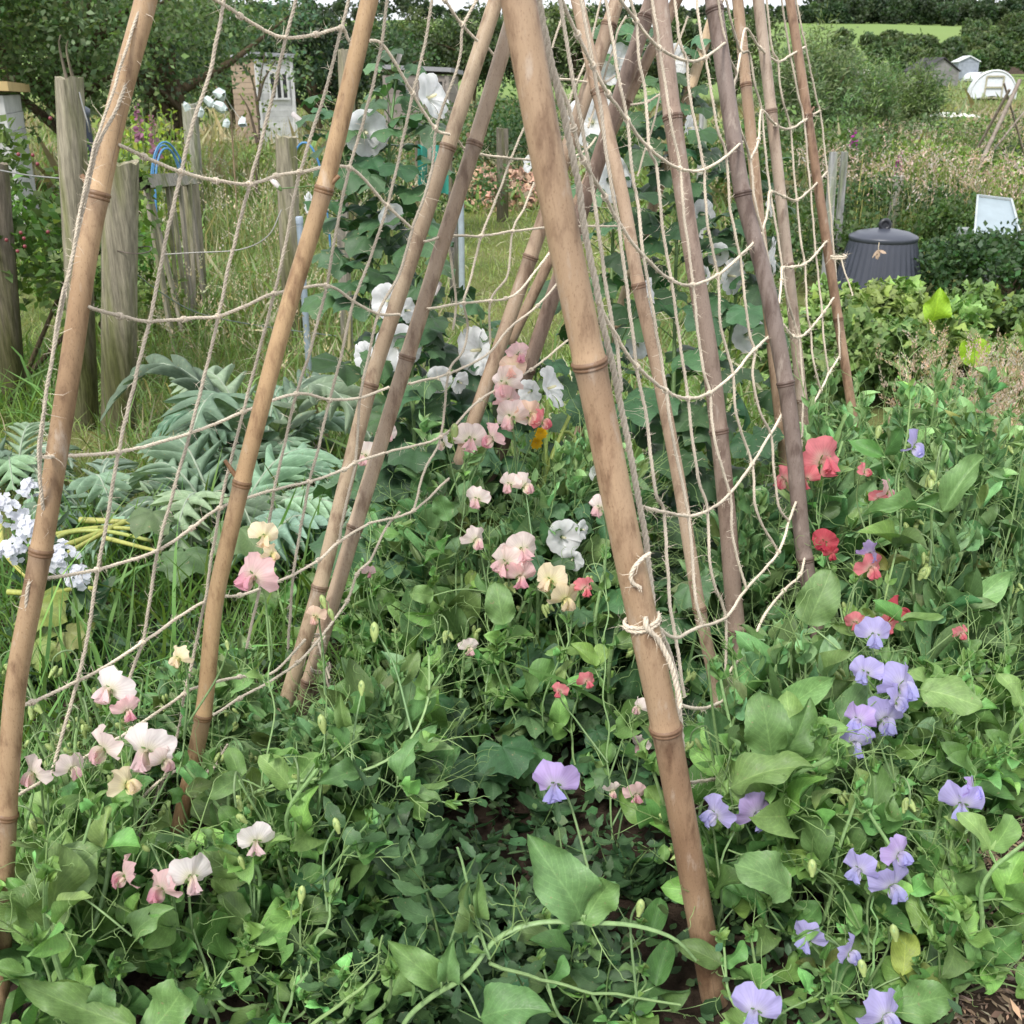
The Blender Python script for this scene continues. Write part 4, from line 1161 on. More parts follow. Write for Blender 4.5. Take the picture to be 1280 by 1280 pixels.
big = pea_plant('broad leaved sweet pea shoot at the foot of the leftmost cane', [[(60, 1240, 1.36), (40, 1150, 1.34), (62, 1080, 1.33)]], [], 32, lsize=.06,
          hero=[(45, 1125, 1.33, 128, 1058, 1.30, 0.9, 3, (.2, -.8, 1)), (170, 1285, 1.22, 10, 1225, 1.2, .45, 1, (.1, -.7, 1)), (130, 1262, 1.24, 82, 1240, 1.22, 1.1, 3, (0, -1, .6)), (130, 1262, 1.24, 128, 1228, 1.22, 1.1, 3, (0, -1, .6)),
                (185, 1290, 1.22, 240, 1225, 1.2, 1.1, 1, (-.2, -.8, 1)), (165, 1170, 1.3, 215, 1130, 1.28, .9, 0, (0, -.8, 1)), (58, 1080, 1.32, 84, 1025, 1.3, .6, 2, (.3, -1, .3))])

# ------------------------------------------------------------------ leafy shoots without flowers: a few kinds, copied
def shoot_proto(kind, H, seed):
    rnd = rs(6000 + seed)
    nm, ct = {'broad': ('leafy_shoot', 'shoot'), 'narrow': ('narrow_leaved_shoot', 'shoot'), 'weed': ('toothed_weed', 'weed'), 'dark': ('mallow_seedling', 'seedling'), 'stalk': ('budding_stalk', 'stalk')}[kind]
    t = thing(nm, 'x', ct, (0, 0, 0))
    gs, gl, gt = Geo(), Geo(), 1
    nst = {'narrow': 3, 'stalk': 3}.get(kind, 2)
    for k in range(nst):
        a = rnd.uniform(0, 6)
        lean = np.array((math.cos(a), math.sin(a), 0)) * H * (rnd.uniform(.05, .2) if kind in ('narrow', 'stalk') else rnd.uniform(.15, .5))
        h = H * (1 if k == 0 else rnd.uniform(.6, .95))
        P = catmull(np.array([(0, 0, -.01), lean * .2 + (0, 0, h * .35) + rnd.normal(size=3) * .012, lean * .6 + (0, 0, h * .7) + rnd.normal(size=3) * .015, lean + (0, 0, h)]), 14)
        winged_stem(gs, P, 0.0044 if kind != 'weed' else 0.002, rnd, C_STEM if kind != 'weed' else (0.12, .2, .07))
        if kind == 'broad': pea_leafing(gs, gl, gt, P, rnd, 0.068, .066, .12, PEA, C_PEA, tend=.6, upness=.8)
        elif kind == 'narrow': pea_leafing(gs, gl, gt, P, rnd, 0.092, .045, .15, NARROW + [PEA[4]], C_PEA2, tend=.6, upness=1.9)
        elif kind == 'stalk':
            o = np.array((math.cos(a + 1), math.sin(a + 1), 0))
            tip = P[-1] + o * .034 - np.array((0, 0, .012))
            tube(gs, catmull([P[-2], P[-1] + (0, 0, .012), P[-1] + o * .016 + (0, 0, .018), P[-1] + o * .030 + (0, 0, .008), tip], 14), .0015, 6, (.17, .25, .11), cap=False)
            for q in range(3):
                pea_bud(gs, tip + rnd.normal(size=3) * .005 - o * .006 * q, (rnd.normal() * .5, rnd.normal() * .5, -1), rnd.uniform(.016, .026), rnd)
            pea_leafing(gs, gl, gt, P[:8], rnd, 0.042, .075, .3, PEA, C_PEA, tend=.7, upness=.8)
        elif kind == 'dark':
            n = 7
            for q in range(n):
                az = q * 2.4 + rnd.uniform(0, 1)
                o = np.array((math.cos(az), math.sin(az), 0))
                e = o * H * rnd.uniform(.2, .6) + (0, 0, h * rnd.uniform(.45, 1.0))
                tube(gs, catmull([P[0], P[0] * .4 + e * .6 + (0, 0, .02), e], 8), .0016, 5, (.12, .2, .07), cap=False)
                leaves(gl, FAN5[rnd.integers(2)], e[None], unit(o - (0, 0, .3))[None], unit(np.array((o[0] * .3, o[1] * .3 - .3, 1)) + rnd.normal(size=3) * .2)[None], rnd.uniform(.06, .115), vary(rnd, C_MALLOW, 1, .3, .1) * 1.15)
        else:
            n = max(5, int(h / .035))
            Q = catmull(P, n)
            az = np.arange(n) * PI / 2 + rnd.uniform(0, 6)
            for o in (0, PI):
                dd = unit(np.stack([np.cos(az + o), np.sin(az + o), np.full(n, .35) + rnd.normal(size=n) * .25], 1))
                leaves(gl, LANCE[rnd.integers(2)], Q, dd, rdir(rnd, n, 3), np.linspace(.075, .025, n) * rnd.uniform(.8, 1.2, n), vary(rnd, C_WEED, n, .2, .08))
    gs.build('stem', M_STEM, t)
    gl.build('foliage', [M_LEAF, M_STEM], t)
    return t, H


PROTO = {k: [shoot_proto(k, h, i * 7 + j + {'broad': 0, 'narrow': 100, 'weed': 200, 'dark': 300, 'stalk': 400}[k]) for i, h in enumerate(hs) for j in range(2)]
         for k, hs in (('broad', (.2, .32, .48)), ('narrow', (.36, .55, .72)), ('weed', (.1, .2)), ('dark', (.14, .26)), ('stalk', (.32, .5)))}
USED = set()


def shoots(kind, n, px, rows, Ys, label, seed, skip=None):
    rnd = rs(7000 + seed)
    made = 0
    tries = 0
    while made < n and tries < n * 30:
        tries += 1
        x, y, Y = rnd.uniform(*px), rnd.uniform(*rows), rnd.uniform(*Ys)
        if skip is not None and skip(x, y, Y): continue
        top = Gy(x, y, Y)
        h = top[2] - float(gz(top[0], Y))
        if h < 0.06 or h > 0.8: continue
        if 170 < x < 300 and y < 1110 and Y < 1.5: continue
        if 285 < x < 475 and y < 895 and Y < 1.95: continue
        if 850 < x < 955 and y < 900 and Y < 1.78: continue
        if 955 < x < 1035 and y < 780 and Y < 1.95: continue
        if 770 < x < 960 and Y < 1.2 and y < 1262: continue
        if any(Y < fY + .06 and abs(x - fx) < 62 + fs * .5 and y < fy + fs * .6 + 12 for fx, fy, fs, fY in FLW): continue
        pr = sorted(PROTO[kind], key=lambda p: abs(math.log(p[1] / h)))[:2]
        t, H = pr[rnd.integers(2)]
        if h / H > 1.6 or h / H < 0.5: continue
        if t.name in USED: o = copy_tree(t)
        else:
            USED.add(t.name)
            o = t
        o.location = (top[0] - 0.0, Y, float(gz(top[0], Y)))
        o.rotation_euler = (rnd.normal() * .06, rnd.normal() * .06, rnd.uniform(0, 2 * PI))
        k = h / H
        o.scale = (min(max(k, .85), 1.25),) * 2 + (k,)
        o['label'] = label
        o['group'] = label
        made += 1


shoots('broad', 46, (-30, 420), (930, 1180), (0.98, 1.6), 'leafy flowerless sweet pea shoot among the pink bloomed plants by the left canes', 1)
shoots('broad', 10, (180, 470), (1120, 1270), (0.98, 1.2), 'low flowerless sweet pea shoot at the very front, left of the trailing vine', 2)
shoots('broad', 32, (380, 800), (700, 880), (1.75, 2.3), 'flowerless sweet pea shoot inside the frame under the blush blooms', 3)
shoots('narrow', 40, (470, 790), (530, 730), (1.9, 2.5), 'tall flowerless sweet pea shoot inside the frame below the white mallows', 4)
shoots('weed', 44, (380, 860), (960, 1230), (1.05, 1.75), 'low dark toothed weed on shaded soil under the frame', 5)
shoots('broad', 40, (880, 1180), (830, 1190), (1.1, 1.9), 'leafy flowerless sweet pea shoot among the lavender bloomed plants', 6, skip=lambda x, y, Y: y > 1000 and x > 1160)
shoots('broad', 30, (1150, 1310), (850, 1000), (1.4, 1.95), 'leafy shoot at the mulch edge beside the drooping blue lavender bloom', 21)
shoots('stalk', 16, (880, 1200), (820, 1080), (1.15, 1.8), 'thin sweet pea stalk with nodding green buds among the lavender blooms', 22)
shoots('stalk', 20, (0, 420), (830, 1060), (1.1, 1.6), 'thin sweet pea stalk with nodding green buds among the pink blooms', 23)
shoots('stalk', 16, (1030, 1300), (520, 740), (1.7, 2.4), 'thin sweet pea stalk with nodding green buds in the tangle by the dry grasses', 24)
shoots('stalk', 12, (430, 760), (620, 820), (1.7, 2.2), 'thin sweet pea stalk with nodding green buds inside the frame', 25)
shoots('narrow', 75, (1010, 1310), (475, 740), (1.9, 2.8), 'narrow leaved sweet pea shoot in the tangled green mass beside the dry grasses', 7)
shoots('narrow', 12, (1170, 1320), (700, 860), (1.7, 2.1), 'narrow leaved shoot in the tangle above the mulch path', 8)
shoots('narrow', 12, (860, 1010), (600, 780), (1.9, 2.5), 'narrow leaved sweet pea shoot behind the right hand net', 9)
shoots('broad', 10, (860, 1010), (760, 880), (1.6, 2.0), 'broad leaved shoot at the foot of the right hand net', 10)
shoots('broad', 16, (760, 1060), (1170, 1290), (.98, 1.2), 'low leafy shoot at the very front right of the thickest cane foot', 26)
shoots('weed', 22, (420, 800), (1150, 1280), (.98, 1.2), 'low toothed weed on the soil under the trailing vine', 27)
shoots('broad', 9, (390, 800), (800, 980), (1.5, 2.1), 'low flowerless sweet pea shoot on the shaded soil behind the mauve bloom', 28)
shoots('broad', 16, (1110, 1235), (1010, 1240), (1.0, 1.5), 'low leafy shoot at the front edge of the right bed by the mulch', 29)
shoots('narrow', 12, (240, 480), (800, 940), (1.35, 1.75), 'narrow leaved shoot climbing at the foot of the parallel canes', 30)
shoots('narrow', 16, (940, 1180), (760, 950), (1.35, 1.9), 'narrow leaved shoot rising among the lavender bloomed plants', 31)
shoots('dark', 9, (390, 800), (790, 1000), (1.45, 2.1), 'dark round leaved mallow seedling on the shaded soil under the frame', 12)
shoots('dark', 8, (840, 1000), (640, 800), (1.9, 2.3), 'dark round leaved mallow seedling behind the right hand net', 13)
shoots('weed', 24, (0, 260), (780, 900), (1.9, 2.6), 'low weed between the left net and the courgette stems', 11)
for k in PROTO:
    for t, H in PROTO[k]:
        if t.name not in USED:
            for ch in list(t.children): bpy.data.objects.remove(ch)
            bpy.data.objects.remove(t)

# ------------------------------------------------------------------ white tree mallows
def mallow_flower(g, c, fwd, size, rnd, shut=0.0):
    f = unit(fwd)
    a = unit(np.cross(f, (0.1, 0.2, 1.0)))
    b = np.cross(a, f)
    R0 = size * 0.5
    for k in range(5):
        ns, nt = 7, 8
        s = np.linspace(0.03, 1, ns + 1)[:, None]
        t = np.linspace(-1, 1, nt + 1)[None, :]
        th = k * 2 * PI / 5 + t * (0.80 - .08 * s) + .12
        cone = 0.85 + shut - 0.42 * s ** 2
        rr = R0 * 1.08 * s * (1 - 0.10 * np.exp(-(t / .25) ** 2) * s) * (1 - .06 * np.abs(t) ** 3)
        ph = rnd.uniform(0, 6)
        ax = rr * cone + R0 * (0.05 * np.sin(t * 6 + ph) * s ** 2 + 0.09 * t * s)
        rad = rr * np.sqrt(np.clip(1 - (cone * .55) ** 2, .15, 1))
        V = c + (np.cos(th) * rad)[..., None] * a + (np.sin(th) * rad)[..., None] * b + ax[..., None] * f
        k2 = smooth(0.0, .2, s + 0 * t)[..., None]
        col = np.array((.76, .80, .58)) * (1 - k2) + np.array((.95, .95, .96)) * k2
        col = col * (1 - 0.05 * np.abs(np.sin(t * 9))[..., None])
        uv = np.stack([t * .5 + .5 + 0 * s, s + 0 * t], -1).reshape(-1, 2)
        g.add(V.reshape(-1, 3), grid_faces(ns, nt), col.reshape(-1, 3), uv)
    lathe(g, [(.001, 0), (.03 * size, .05 * size), (.035 * size, .25 * size), (.002, .32 * size)], c, 8, (.85, .82, .62), axis=f)


def mallow(label, stems, flowers, seed, big=0.10, buds=(), group='white flowering mallows'):
    rnd = rs(8000 + seed)
    paths = [np.array([D(*p) for p in st]) for st in stems]
    b = paths[0][-1].copy()
    org = np.array((b[0], b[1], float(gz(b[0], b[1]))))
    t = thing('tree_mallow', label, 'mallow', org, group)
    gs, gl = Geo(), Geo()
    allp = []
    for P in paths:
        P = P[::-1]
        foot = np.array((P[0][0] + rnd.normal() * .03, P[0][1], float(gz(P[0][0], P[0][1])) - .01))
        if P is not paths[0][::-1] and P[0][2] > foot[2] + .02: P = np.vstack([foot, P])
        n = max(10, int(length(P) / .03))
        Q = catmull(P, n)
        allp.append(Q)
        tube(gs, Q, np.linspace(.0075, .0028, n), 8, vary(rnd, (.16, .27, .09), 1, .1, .05)[0])
        az = rnd.uniform(0, 6)
        for i in range(2, n):
            s = i / n
            for rep in range(2 if s > .6 else 1):
                az += 2.4
                sz = (big * (1.3 - .85 * s) + .012) * rnd.uniform(.7, 1.3)
                sd = np.array((math.cos(az), math.sin(az) - .25, .45 + .3 * s))
                pl = sz * rnd.uniform(.5, 1.25)
                e = Q[i] + unit(sd) * pl
                tube(gs, catmull([Q[i], (Q[i] + e) / 2 + (0, 0, .1 * pl), e], 5), .0014, 5, (.15, .25, .09), cap=False)
                leaves(gl, FAN5[rnd.integers(2)], e[None], unit(np.array((sd[0], sd[1], -.35 + rnd.normal() * .3)))[None], unit(np.array((sd[0] * .4, sd[1] * .4 - .3, 1.0)) + rnd.normal(size=3) * .3)[None], sz, vary(rnd, C_MALLOW, 1, .22, .1))
        # bud cluster at the tip
        for k in range(9):
            p = Q[-1] - np.array((0, 0, .035)) * rnd.random() + rnd.normal(size=3) * (.016, .016, .012)
            pea_bud(gs, p, rdir(rnd, 1, .8)[0], .018, rnd, (.16, .26, .09))
    allp = np.vstack(allp)
    for f in flowers:
        px, py, sz, yaw, pit = f[:5]
        d = f[5] if len(f) > 5 else stems[0][0][2] - .06
        c = D(px, py, d)
        size = sz * d / F
        fw = unit(np.array((math.sin(R(yaw)), -math.cos(R(yaw)), pit)))
        g = Geo()
        mallow_flower(g, c - fw * size * .22, fw, size * 1.05, rnd, f[6] if len(f) > 6 else 0)
        fo = g.build('flower', M_WHITE, t)
        near = allp[np.argmin(np.linalg.norm(allp - (c - np.array((0, 0, .05))), axis=1))]
        gc = Geo()
        base = c - fw * size * .24
        pea_bud(gc, base - fw * .012, fw, .022, rnd, (.15, .25, .08))
        tube(gc, catmull([near, (near + base) / 2 + (0, 0, -.01), base], 8), .0016, 5, (.16, .26, .09))
        gc.build('calyx', M_STEM, fo)
    for (px, py, tx, ty, d) in buds:
        g = Geo()
        a, b_ = D(px, py, d), D(tx, ty, d)
        L = np.linalg.norm(b_ - a)
        lathe(g, [(.002, 0), (.0055, L * .2), (.0062, L * .6), (.0055, L * .95), (.001, L)], a, 8, (.85, .80, .78), axis=b_ - a, ripple=lambda i, th: 1 + .15 * np.cos(3 * th + i))
        fo = g.build('rolled_bud', M_WHITE, t)
        gc = Geo()
        pea_bud(gc, a - unit(b_ - a) * .006, b_ - a, .02, rnd, (.15, .25, .08))
        near = allp[np.argmin(np.linalg.norm(allp - a, axis=1))]
        tube(gc, catmull([near, (near + a) / 2, a], 6), .0014, 5, (.16, .26, .09))
        gc.build('calyx', M_STEM, fo)
    gs.build('stem', M_STEM, t)
    gl.build('foliage', M_DARKLEAF, t)
    return t


d0 = 2.45
mallow('tall white mallow behind the net with two wide blooms near its leafy top', [[(497, 85, d0), (487, 180, d0), (485, 300, d0), (500, 450, d0 + .05), (520, 580, d0 + .05)], [(415, 150, d0), (440, 230, d0), (475, 380, d0 + .05), (515, 560, d0 + .05)]],
       [(541, 120, 54, 60, .35), (458, 166, 54, 20, -.1), (386, 254, 26, -60, .1), (485, 266, 36, 30, -.3, 2.38, .5)], 1, big=.135,
       buds=[(385, 160, 365, 141, 2.4), (494, 86, 501, 64, 2.4), (350, 236, 338, 222, 2.3)])
mallow('white mallow with crowded blooms showing between the close parallel canes', [[(520, 350, d0 - .1), (515, 450, d0 - .1), (520, 600, d0 - .1)]],
       [(482, 376, 42, -30, .2), (497, 434, 56, 10, .1), (455, 444, 34, -40, .2), (548, 474, 34, 20, -.1), (575, 478, 28, 50, -.2), (510, 388, 30, 60, .1)], 2, big=.11, buds=[(541, 372, 550, 352, 2.3)])
mallow('white mallow with two funnel blooms facing the pink sweet pea spike', [[(600, 395, d0), (610, 480, d0), (625, 620, d0)], [(670, 450, d0), (668, 540, d0), (665, 650, d0)]],
       [(593, 438, 58, -45, .1), (690, 484, 52, 70, .45, 2.2), (662, 490, 32, -30, -.1, 2.25), (612, 462, 30, 40, .1)], 3, big=.10)
mallow('low white mallow with shaded blooms beneath the thickest cane', [[(715, 640, 2.1), (718, 700, 2.1), (722, 780, 2.1)]],
       [(705, 672, 44, 20, .3, 2.04), (728, 662, 24, 60, .2, 2.04), (715, 700, 30, -20, -.2, 2.04), (748, 592, 22, 0, .2, 2.1)], 4, big=.09)
mallow('white mallow seen through the crossing far canes with a bloom cut by each cane', [[(772, 60, d0 + .2), (770, 180, d0 + .2), (765, 330, d0 + .2), (760, 560, d0 + .2)]],
       [(738, 150, 60, -20, .3), (768, 80, 48, -30, .3), (766, 225, 52, 30, .1), (798, 432, 32, 0, 0), (810, 374, 50, 70, .1, 2.2), (660, 205, 20, -60, .1)], 5, big=.12)
mallow('white mallow rising behind the stout greyish cane', [[(848, 65, d0 + .2), (850, 180, d0 + .2), (845, 330, d0 + .2), (840, 560, d0 + .2)]],
       [(842, 76, 40, 20, .2), (862, 160, 30, 60, .1), (878, 268, 36, 30, .1), (820, 20, 26, -20, .3)], 6, big=.125)
mallow('white mallow just behind the darkest grey cane with torn lower blooms', [[(935, 220, d0 + .15), (925, 330, d0 + .15), (910, 450, d0 + .15), (900, 600, d0 + .15)]],
       [(916, 345, 44, 40, 0), (936, 419, 42, 10, .1), (898, 318, 28, -40, .2), (966, 320, 46, 80, .1), (962, 255, 30, 80, .2), (880, 345, 24, -60, 0)], 7, big=.13)

# ------------------------------------------------------------------ silver cardoons
def cardoon(label, px, Y, L, n, seed):
    rnd = rs(9000 + seed)
    c = on_ground(px, Y)
    t = thing('cardoon', label, 'cardoon', c, 'silver leaved cardoons')
    for k in range(n):
        az = 2 * PI * k / n + rnd.normal() * .25
        ln_ = L * rnd.uniform(.7, 1.15)
        o = np.array((math.cos(az), math.sin(az), 0))
        steep = rnd.uniform(1.1, 2.4)
        tt = np.linspace(0, 1, 16)
        P = c + o * (ln_ * tt ** 1.1 * .75)[:, None] + np.array((0, 0, 1)) * (ln_ * (steep * tt - (steep * .80) * tt ** 2) * .95)[:, None]
        g = Geo()
        P = catmull(P, 121)
        tt = np.linspace(0, 1, 121)
        T = unit(np.gradient(P, axis=0))
        sd = unit(np.cross(T, (0, 0, 1.0)))
        N = np.cross(sd, T)
        col = vary(rnd, (.165, .245, .160), 1, .28, .06)[0]
        tube(g, P[::8], np.linspace(.008, .002, 16), 6, np.array((.33, .40, .30)), flat=.7)
        # one continuous, deeply cut blade: pointed lobes swept towards the tip
        nl = rnd.integers(10, 14)
        env = ln_ * .25 * np.sin(PI * np.clip(.05 + .93 * tt ** .85, 0, 1)) ** .75
        cols = np.linspace(-1, 1, 11)
        V = np.zeros((121, 11, 3))
        for c_, q in enumerate(cols):
            sg = 1 if q > 0 else 0.0
            ph = tt * nl + .5 * sg + rnd.uniform(0, .1)
            tri = np.abs(((ph) % 1.0) * 2 - 1)
            lob = .10 + .90 * np.clip(tri * 1.25 - .14, 0, 1) ** 1.45 * (1 - .16 * (np.abs(((ph * 3) % 1) * 2 - 1)))
            a = abs(q)
            w = env * lob * a
            lift = w * (.35 - .45 * a) + .10 * env * a * np.sin(ph * 2 * PI + k) - .10 * env * a ** 2
            V[:, c_] = P + sd * (w * np.sign(q))[:, None] + T * (w * .75)[:, None] + N * lift[:, None] + np.array((0, 0, -.12)) * (w * a)[:, None]
        uvw = np.stack([np.tile(cols * .5 + .5, 121), np.repeat(tt, 11)], 1)
        g.add(V.reshape(-1, 3), grid_faces(120, 10), col, uvw)
        g.build('leaf', M_SILVER, t)
    return t


CARD = [blade_tpl(.125, 9, 4, .45, -.30, .05, 71, .75, .85, teeth=.04, twist=.3), blade_tpl(.125, 9, 4, .45, -.22, .05, 72, .75, .85, teeth=.04, twist=-.3)]
cardoon('largest silver cardoon sprawling in front of the squat timber post', 285, 2.75, .50, 17, 1)
cardoon('silver cardoon arching tall behind the sprawling one', 330, 3.45, .66, 16, 2)
cardoon('silver cardoon leaves drooping by the white phlox', 120, 2.95, .38, 12, 3)
cardoon('silver cardoon reaching the lawn edge beside the leftmost cane', 20, 3.4, .42, 12, 4)
cardoon('dusky cardoon inside the frame behind the parallel canes', 425, 2.75, .46, 13, 5)

# ------------------------------------------------------------------ courgette stems, phlox, mullein-like stalks
rnd = rs(91)
t = thing('courgette_plant', 'stripped courgette plant with yellow green stems lying on the soil', 'courgette', on_ground(140, 2.35))
for k, pts in enumerate([[(40, 700), (80, 668), (130, 664), (190, 676)], [(60, 690), (110, 672), (165, 650), (205, 640)], [(10, 740), (60, 742), (100, 735), (140, 738)], [(0, 650), (6, 690), (40, 728)],
                         [(50, 672), (120, 660), (180, 662)], [(70, 700), (140, 660)], [(130, 672), (200, 690)], [(100, 650), (210, 655)]]):
    g = Geo()
    P = []
    for x, y in pts:
        Y = 2.05 + (740 - y) / 100 * .55
        P.append(Gy(x, y, Y))
    tube(g, catmull(np.array(P), 20), np.linspace(.009, .006, 20) * rnd.uniform(.7, 1.1), 8, vary(rnd, (.36, .38, .10), 1, .12, .06)[0])
    g.build('stem', M_STEM, t)
for (x, y, Y, s_) in ((85, 790, 1.95, .10), (60, 800, 1.95, .12), (40, 755, 2.0, .14), (190, 640, 2.4, .13), (230, 690, 2.3, .15), (300, 660, 2.3, .16)):
    g = Geo()
    p = Gy(x, y, Y)
    leaves(g, FAN5[1], p[None], np.array([(rnd.normal(), -.6, -.2)]), np.array([(0, -.5, 1.0)]), s_, vary(rnd, (.11, .17, .06) if x > 90 else (.20, .22, .06), 1, .15, .1))
    g.build('leaf', M_DARKLEAF, t)


def phlox(label, heads, seed, base):
    rnd = rs(9300 + seed)
    t = thing('white_phlox', label, 'phlox', base)
    gs, gl = Geo(), Geo()
    for (px, py, rpx, d) in heads:
        c = D(px, py, d)
        r = rpx * d / F
        n = int(rpx * 1.5) + 8
        dr = unit(rdir(rnd, n, .35) + np.array((0, -.6, .2)))
        g = Geo()
        for p, o in zip(c + dr * r * rnd.uniform(.5, 1, (n, 1)), dr):
            o = unit(o + np.array((0, -.5, .3)))
            a = unit(np.cross(o, (.2, .1, 1)))
            b = np.cross(a, o)
            k = np.arange(5) * 2 * PI / 5 + rnd.uniform(0, 6)
            dd = np.cos(k)[:, None] * a + np.sin(k)[:, None] * b + o * .15
            leaves(g, PHL, np.repeat(p[None], 5, 0), dd, np.repeat(o[None], 5, 0), .0092 * rnd.uniform(.8, 1.15), (.84, .85, .90), wide=1.25)
        g.build('flower_head', M_WHITE, t)
        foot = np.array((c[0] + .02, c[1] + .05, float(gz(c[0], c[1]))))
        P = catmull([foot, (foot + c) / 2 + (.03, 0, 0), c], 16)
        tube(gs, P, .003, 6, (.15, .24, .08))
        leaves(gl, LANCE[0], P[1:-2], rdir(rnd, 13, .3), rdir(rnd, 13, 2), .07, vary(rnd, C_WEED, 13))
    gs.build('stem', M_STEM, t)
    gl.build('foliage', M_LEAF, t)


PHL = blade_tpl(.42, 3, 2, .1, .05, 0, 81, .75, .45)
phlox('dense white phlox cluster left of the leftmost cane', [(8, 640, 30, 2.25), (42, 665, 26, 2.25), (15, 690, 18, 2.25), (38, 610, 12, 2.3)], 1, on_ground(15, 2.1))
phlox('smaller white phlox cluster just right of the leftmost cane', [(78, 698, 24, 2.2), (96, 722, 16, 2.2)], 2, on_ground(85, 2.1))

t = thing('stalk_clump', 'clump of thick yellow green stalks inside the frame behind the pink spike', 'stalks', on_ground(655, 2.5))
for pts in [[(648, 720), (665, 640), (690, 570), (712, 520)], [(660, 730), (676, 640), (682, 560), (684, 500)], [(672, 720), (690, 640), (718, 600), (742, 574)], [(655, 720), (690, 650), (715, 590), (718, 545), (700, 540)]]:
    g = Geo()
    tube(g, catmull(np.array([D(x, y, 2.3) for x, y in pts]), 20), np.linspace(.015, .006, 20), 10, vary(rnd, (.30, .37, .10), 1, .12, .05)[0], flat=.6)
    g.build('stalk', M_STEM, t)
t = thing('marigold', 'small yellow flower between the pink spike and the thickest cane', 'flower', on_ground(670, 2.45))
g, gs = Geo(), Geo()
for (px, py) in ((670, 553), (676, 541)):
    c = D(px, py, 2.2)
    k = np.arange(9) * 2 * PI / 9
    leaves(g, PHL, np.repeat(c[None], 9, 0), np.stack([np.cos(k), np.full(9, -.3), np.sin(k)], 1), np.array((0, -1, .2)), .016, (.80, .52, .02))
    tube(gs, catmull([c, c + (0.01, .05, -.1), (c[0], c[1] + .06, float(gz(c[0], c[1])))], 10), .0015, 5, C_STEM)
g.build('flower', M_PETAL, t)
gs.build('stem', M_STEM, t)

# ------------------------------------------------------------------ ground cover under the frame (nobody could count it)
g = Geo()
rnd = rs(95)
n = 20000
x, y = rnd.uniform(-1.3, 1.6, n), rnd.uniform(.85, 3.2, n)
cl = np.sin(x * 7 + 1) * np.sin(y * 9 + 2) + .5 * np.sin(x * 17) * np.sin(y * 19 + 1) + rnd.normal(size=n) * .35
bare = (((x - .0) / .13) ** 2 + ((y - 1.10) / .10) ** 2 < 1) & (rnd.random(n) < .85)
bare |= (x > .62 + (y - 1.2) * .25) & (y < 1.75)
keep = (cl > -.75) & ~bare
x, y = x[keep], y[keep]
n = len(x)
z = gz(x, y) + rnd.gamma(1.6, .022, n)
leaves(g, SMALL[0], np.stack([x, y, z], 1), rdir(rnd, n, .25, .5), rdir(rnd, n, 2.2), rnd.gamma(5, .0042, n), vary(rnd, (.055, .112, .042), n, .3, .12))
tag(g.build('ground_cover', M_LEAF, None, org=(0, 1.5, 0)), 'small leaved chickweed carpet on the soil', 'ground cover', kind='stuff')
# fine upright grassy weeds
g = Geo()
n = 9200
x = np.concatenate([rnd.uniform(-1.7, -.55, 4600), rnd.uniform(-.6, .5, 1400), rnd.uniform(.5, 2.0, 3200)])
y = np.concatenate([rnd.uniform(1.2, 2.8, 4600), rnd.uniform(1.7, 2.8, 1400), rnd.uniform(1.7, 3.0, 3200)])
GR = blade_tpl(.012, 4, 1, 0, -.5, 0, 88, .6, .5)
leaves(g, GR, np.stack([x, y, gz(x, y)], 1), rdir(rnd, n, 1.6), rdir(rnd, n), rnd.gamma(6, .03, n), vary(rnd, (.12, .21, .05), n, .25, .1))
tag(g.build('grassy_weeds', M_GRASS, None, org=(0, 2, 0)), 'fine upright grassy weeds round the bed', 'weeds', kind='stuff')
# ================================================================== ground
def smooth_noise(x, y, s=1.0, k=0):
    return (np.sin(x * 1.3 * s + k) * np.cos(y * 1.1 * s + 2 * k) + .5 * np.sin(x * 3.1 * s + 1.7 + k) * np.sin(y * 2.7 * s + .3) + .25 * np.sin(x * 6.3 * s + y * 5.1 * s))


xs = np.unique(np.concatenate([np.linspace(-3, 3, 121), np.linspace(-30, 30, 81), np.linspace(-420, 420, 57)]))
ys = np.unique(np.concatenate([np.linspace(-3, 5, 161), np.linspace(5, 40, 71), np.linspace(40, 420, 77), [900]]))
X, Y = np.meshgrid(xs, ys)
Z = gz(X, Y) + np.where((Y < 4) & (np.abs(X) < 3), .008 * smooth_noise(X, Y, 9), .03 * smooth_noise(X, Y, .8)) * (Y < 60)
Z = Z + np.where(Y > 70, 0.5 * smooth_noise(X, Y, .03), 0)
g = Geo()
nx, ny = len(xs) - 1, len(ys) - 1
i = np.arange(ny)[:, None] * (nx + 1) + np.arange(nx)[None, :]
g.add(np.stack([X, Y, Z], -1).reshape(-1, 3), np.stack([i, i + 1, i + nx + 2, i + nx + 1], -1).reshape(-1, 4))
m, ns_, ln = new_mat('ground')
tc = ns_.new('ShaderNodeTexCoord')
n1 = node(ns_, 'ShaderNodeTexNoise', Scale=38.0, Detail=8.0, Roughness=.7)
n2 = node(ns_, 'ShaderNodeTexNoise', Scale=.9, Detail=4.0)
n3 = node(ns_, 'ShaderNodeTexNoise', Scale=.035, Detail=3.0)
for q in (n1, n2, n3): ln.new(tc.outputs['Object'], q.inputs['Vector'])
soil = mix_col(ns_, ln, n1.outputs['Fac'], (.018, .012, .009), (.085, .060, .042))
turf = mix_col(ns_, ln, ramp(ns_, ln, n2.outputs['Fac'], [(.35, 0), (.7, 1)]), (.085, .12, .030), (.19, .19, .07))
turf = mix_col(ns_, ln, 1.0, turf, ramp(ns_, ln, n1.outputs['Fac'], [(.3, .6), (.7, 1.3)]), 'MULTIPLY')
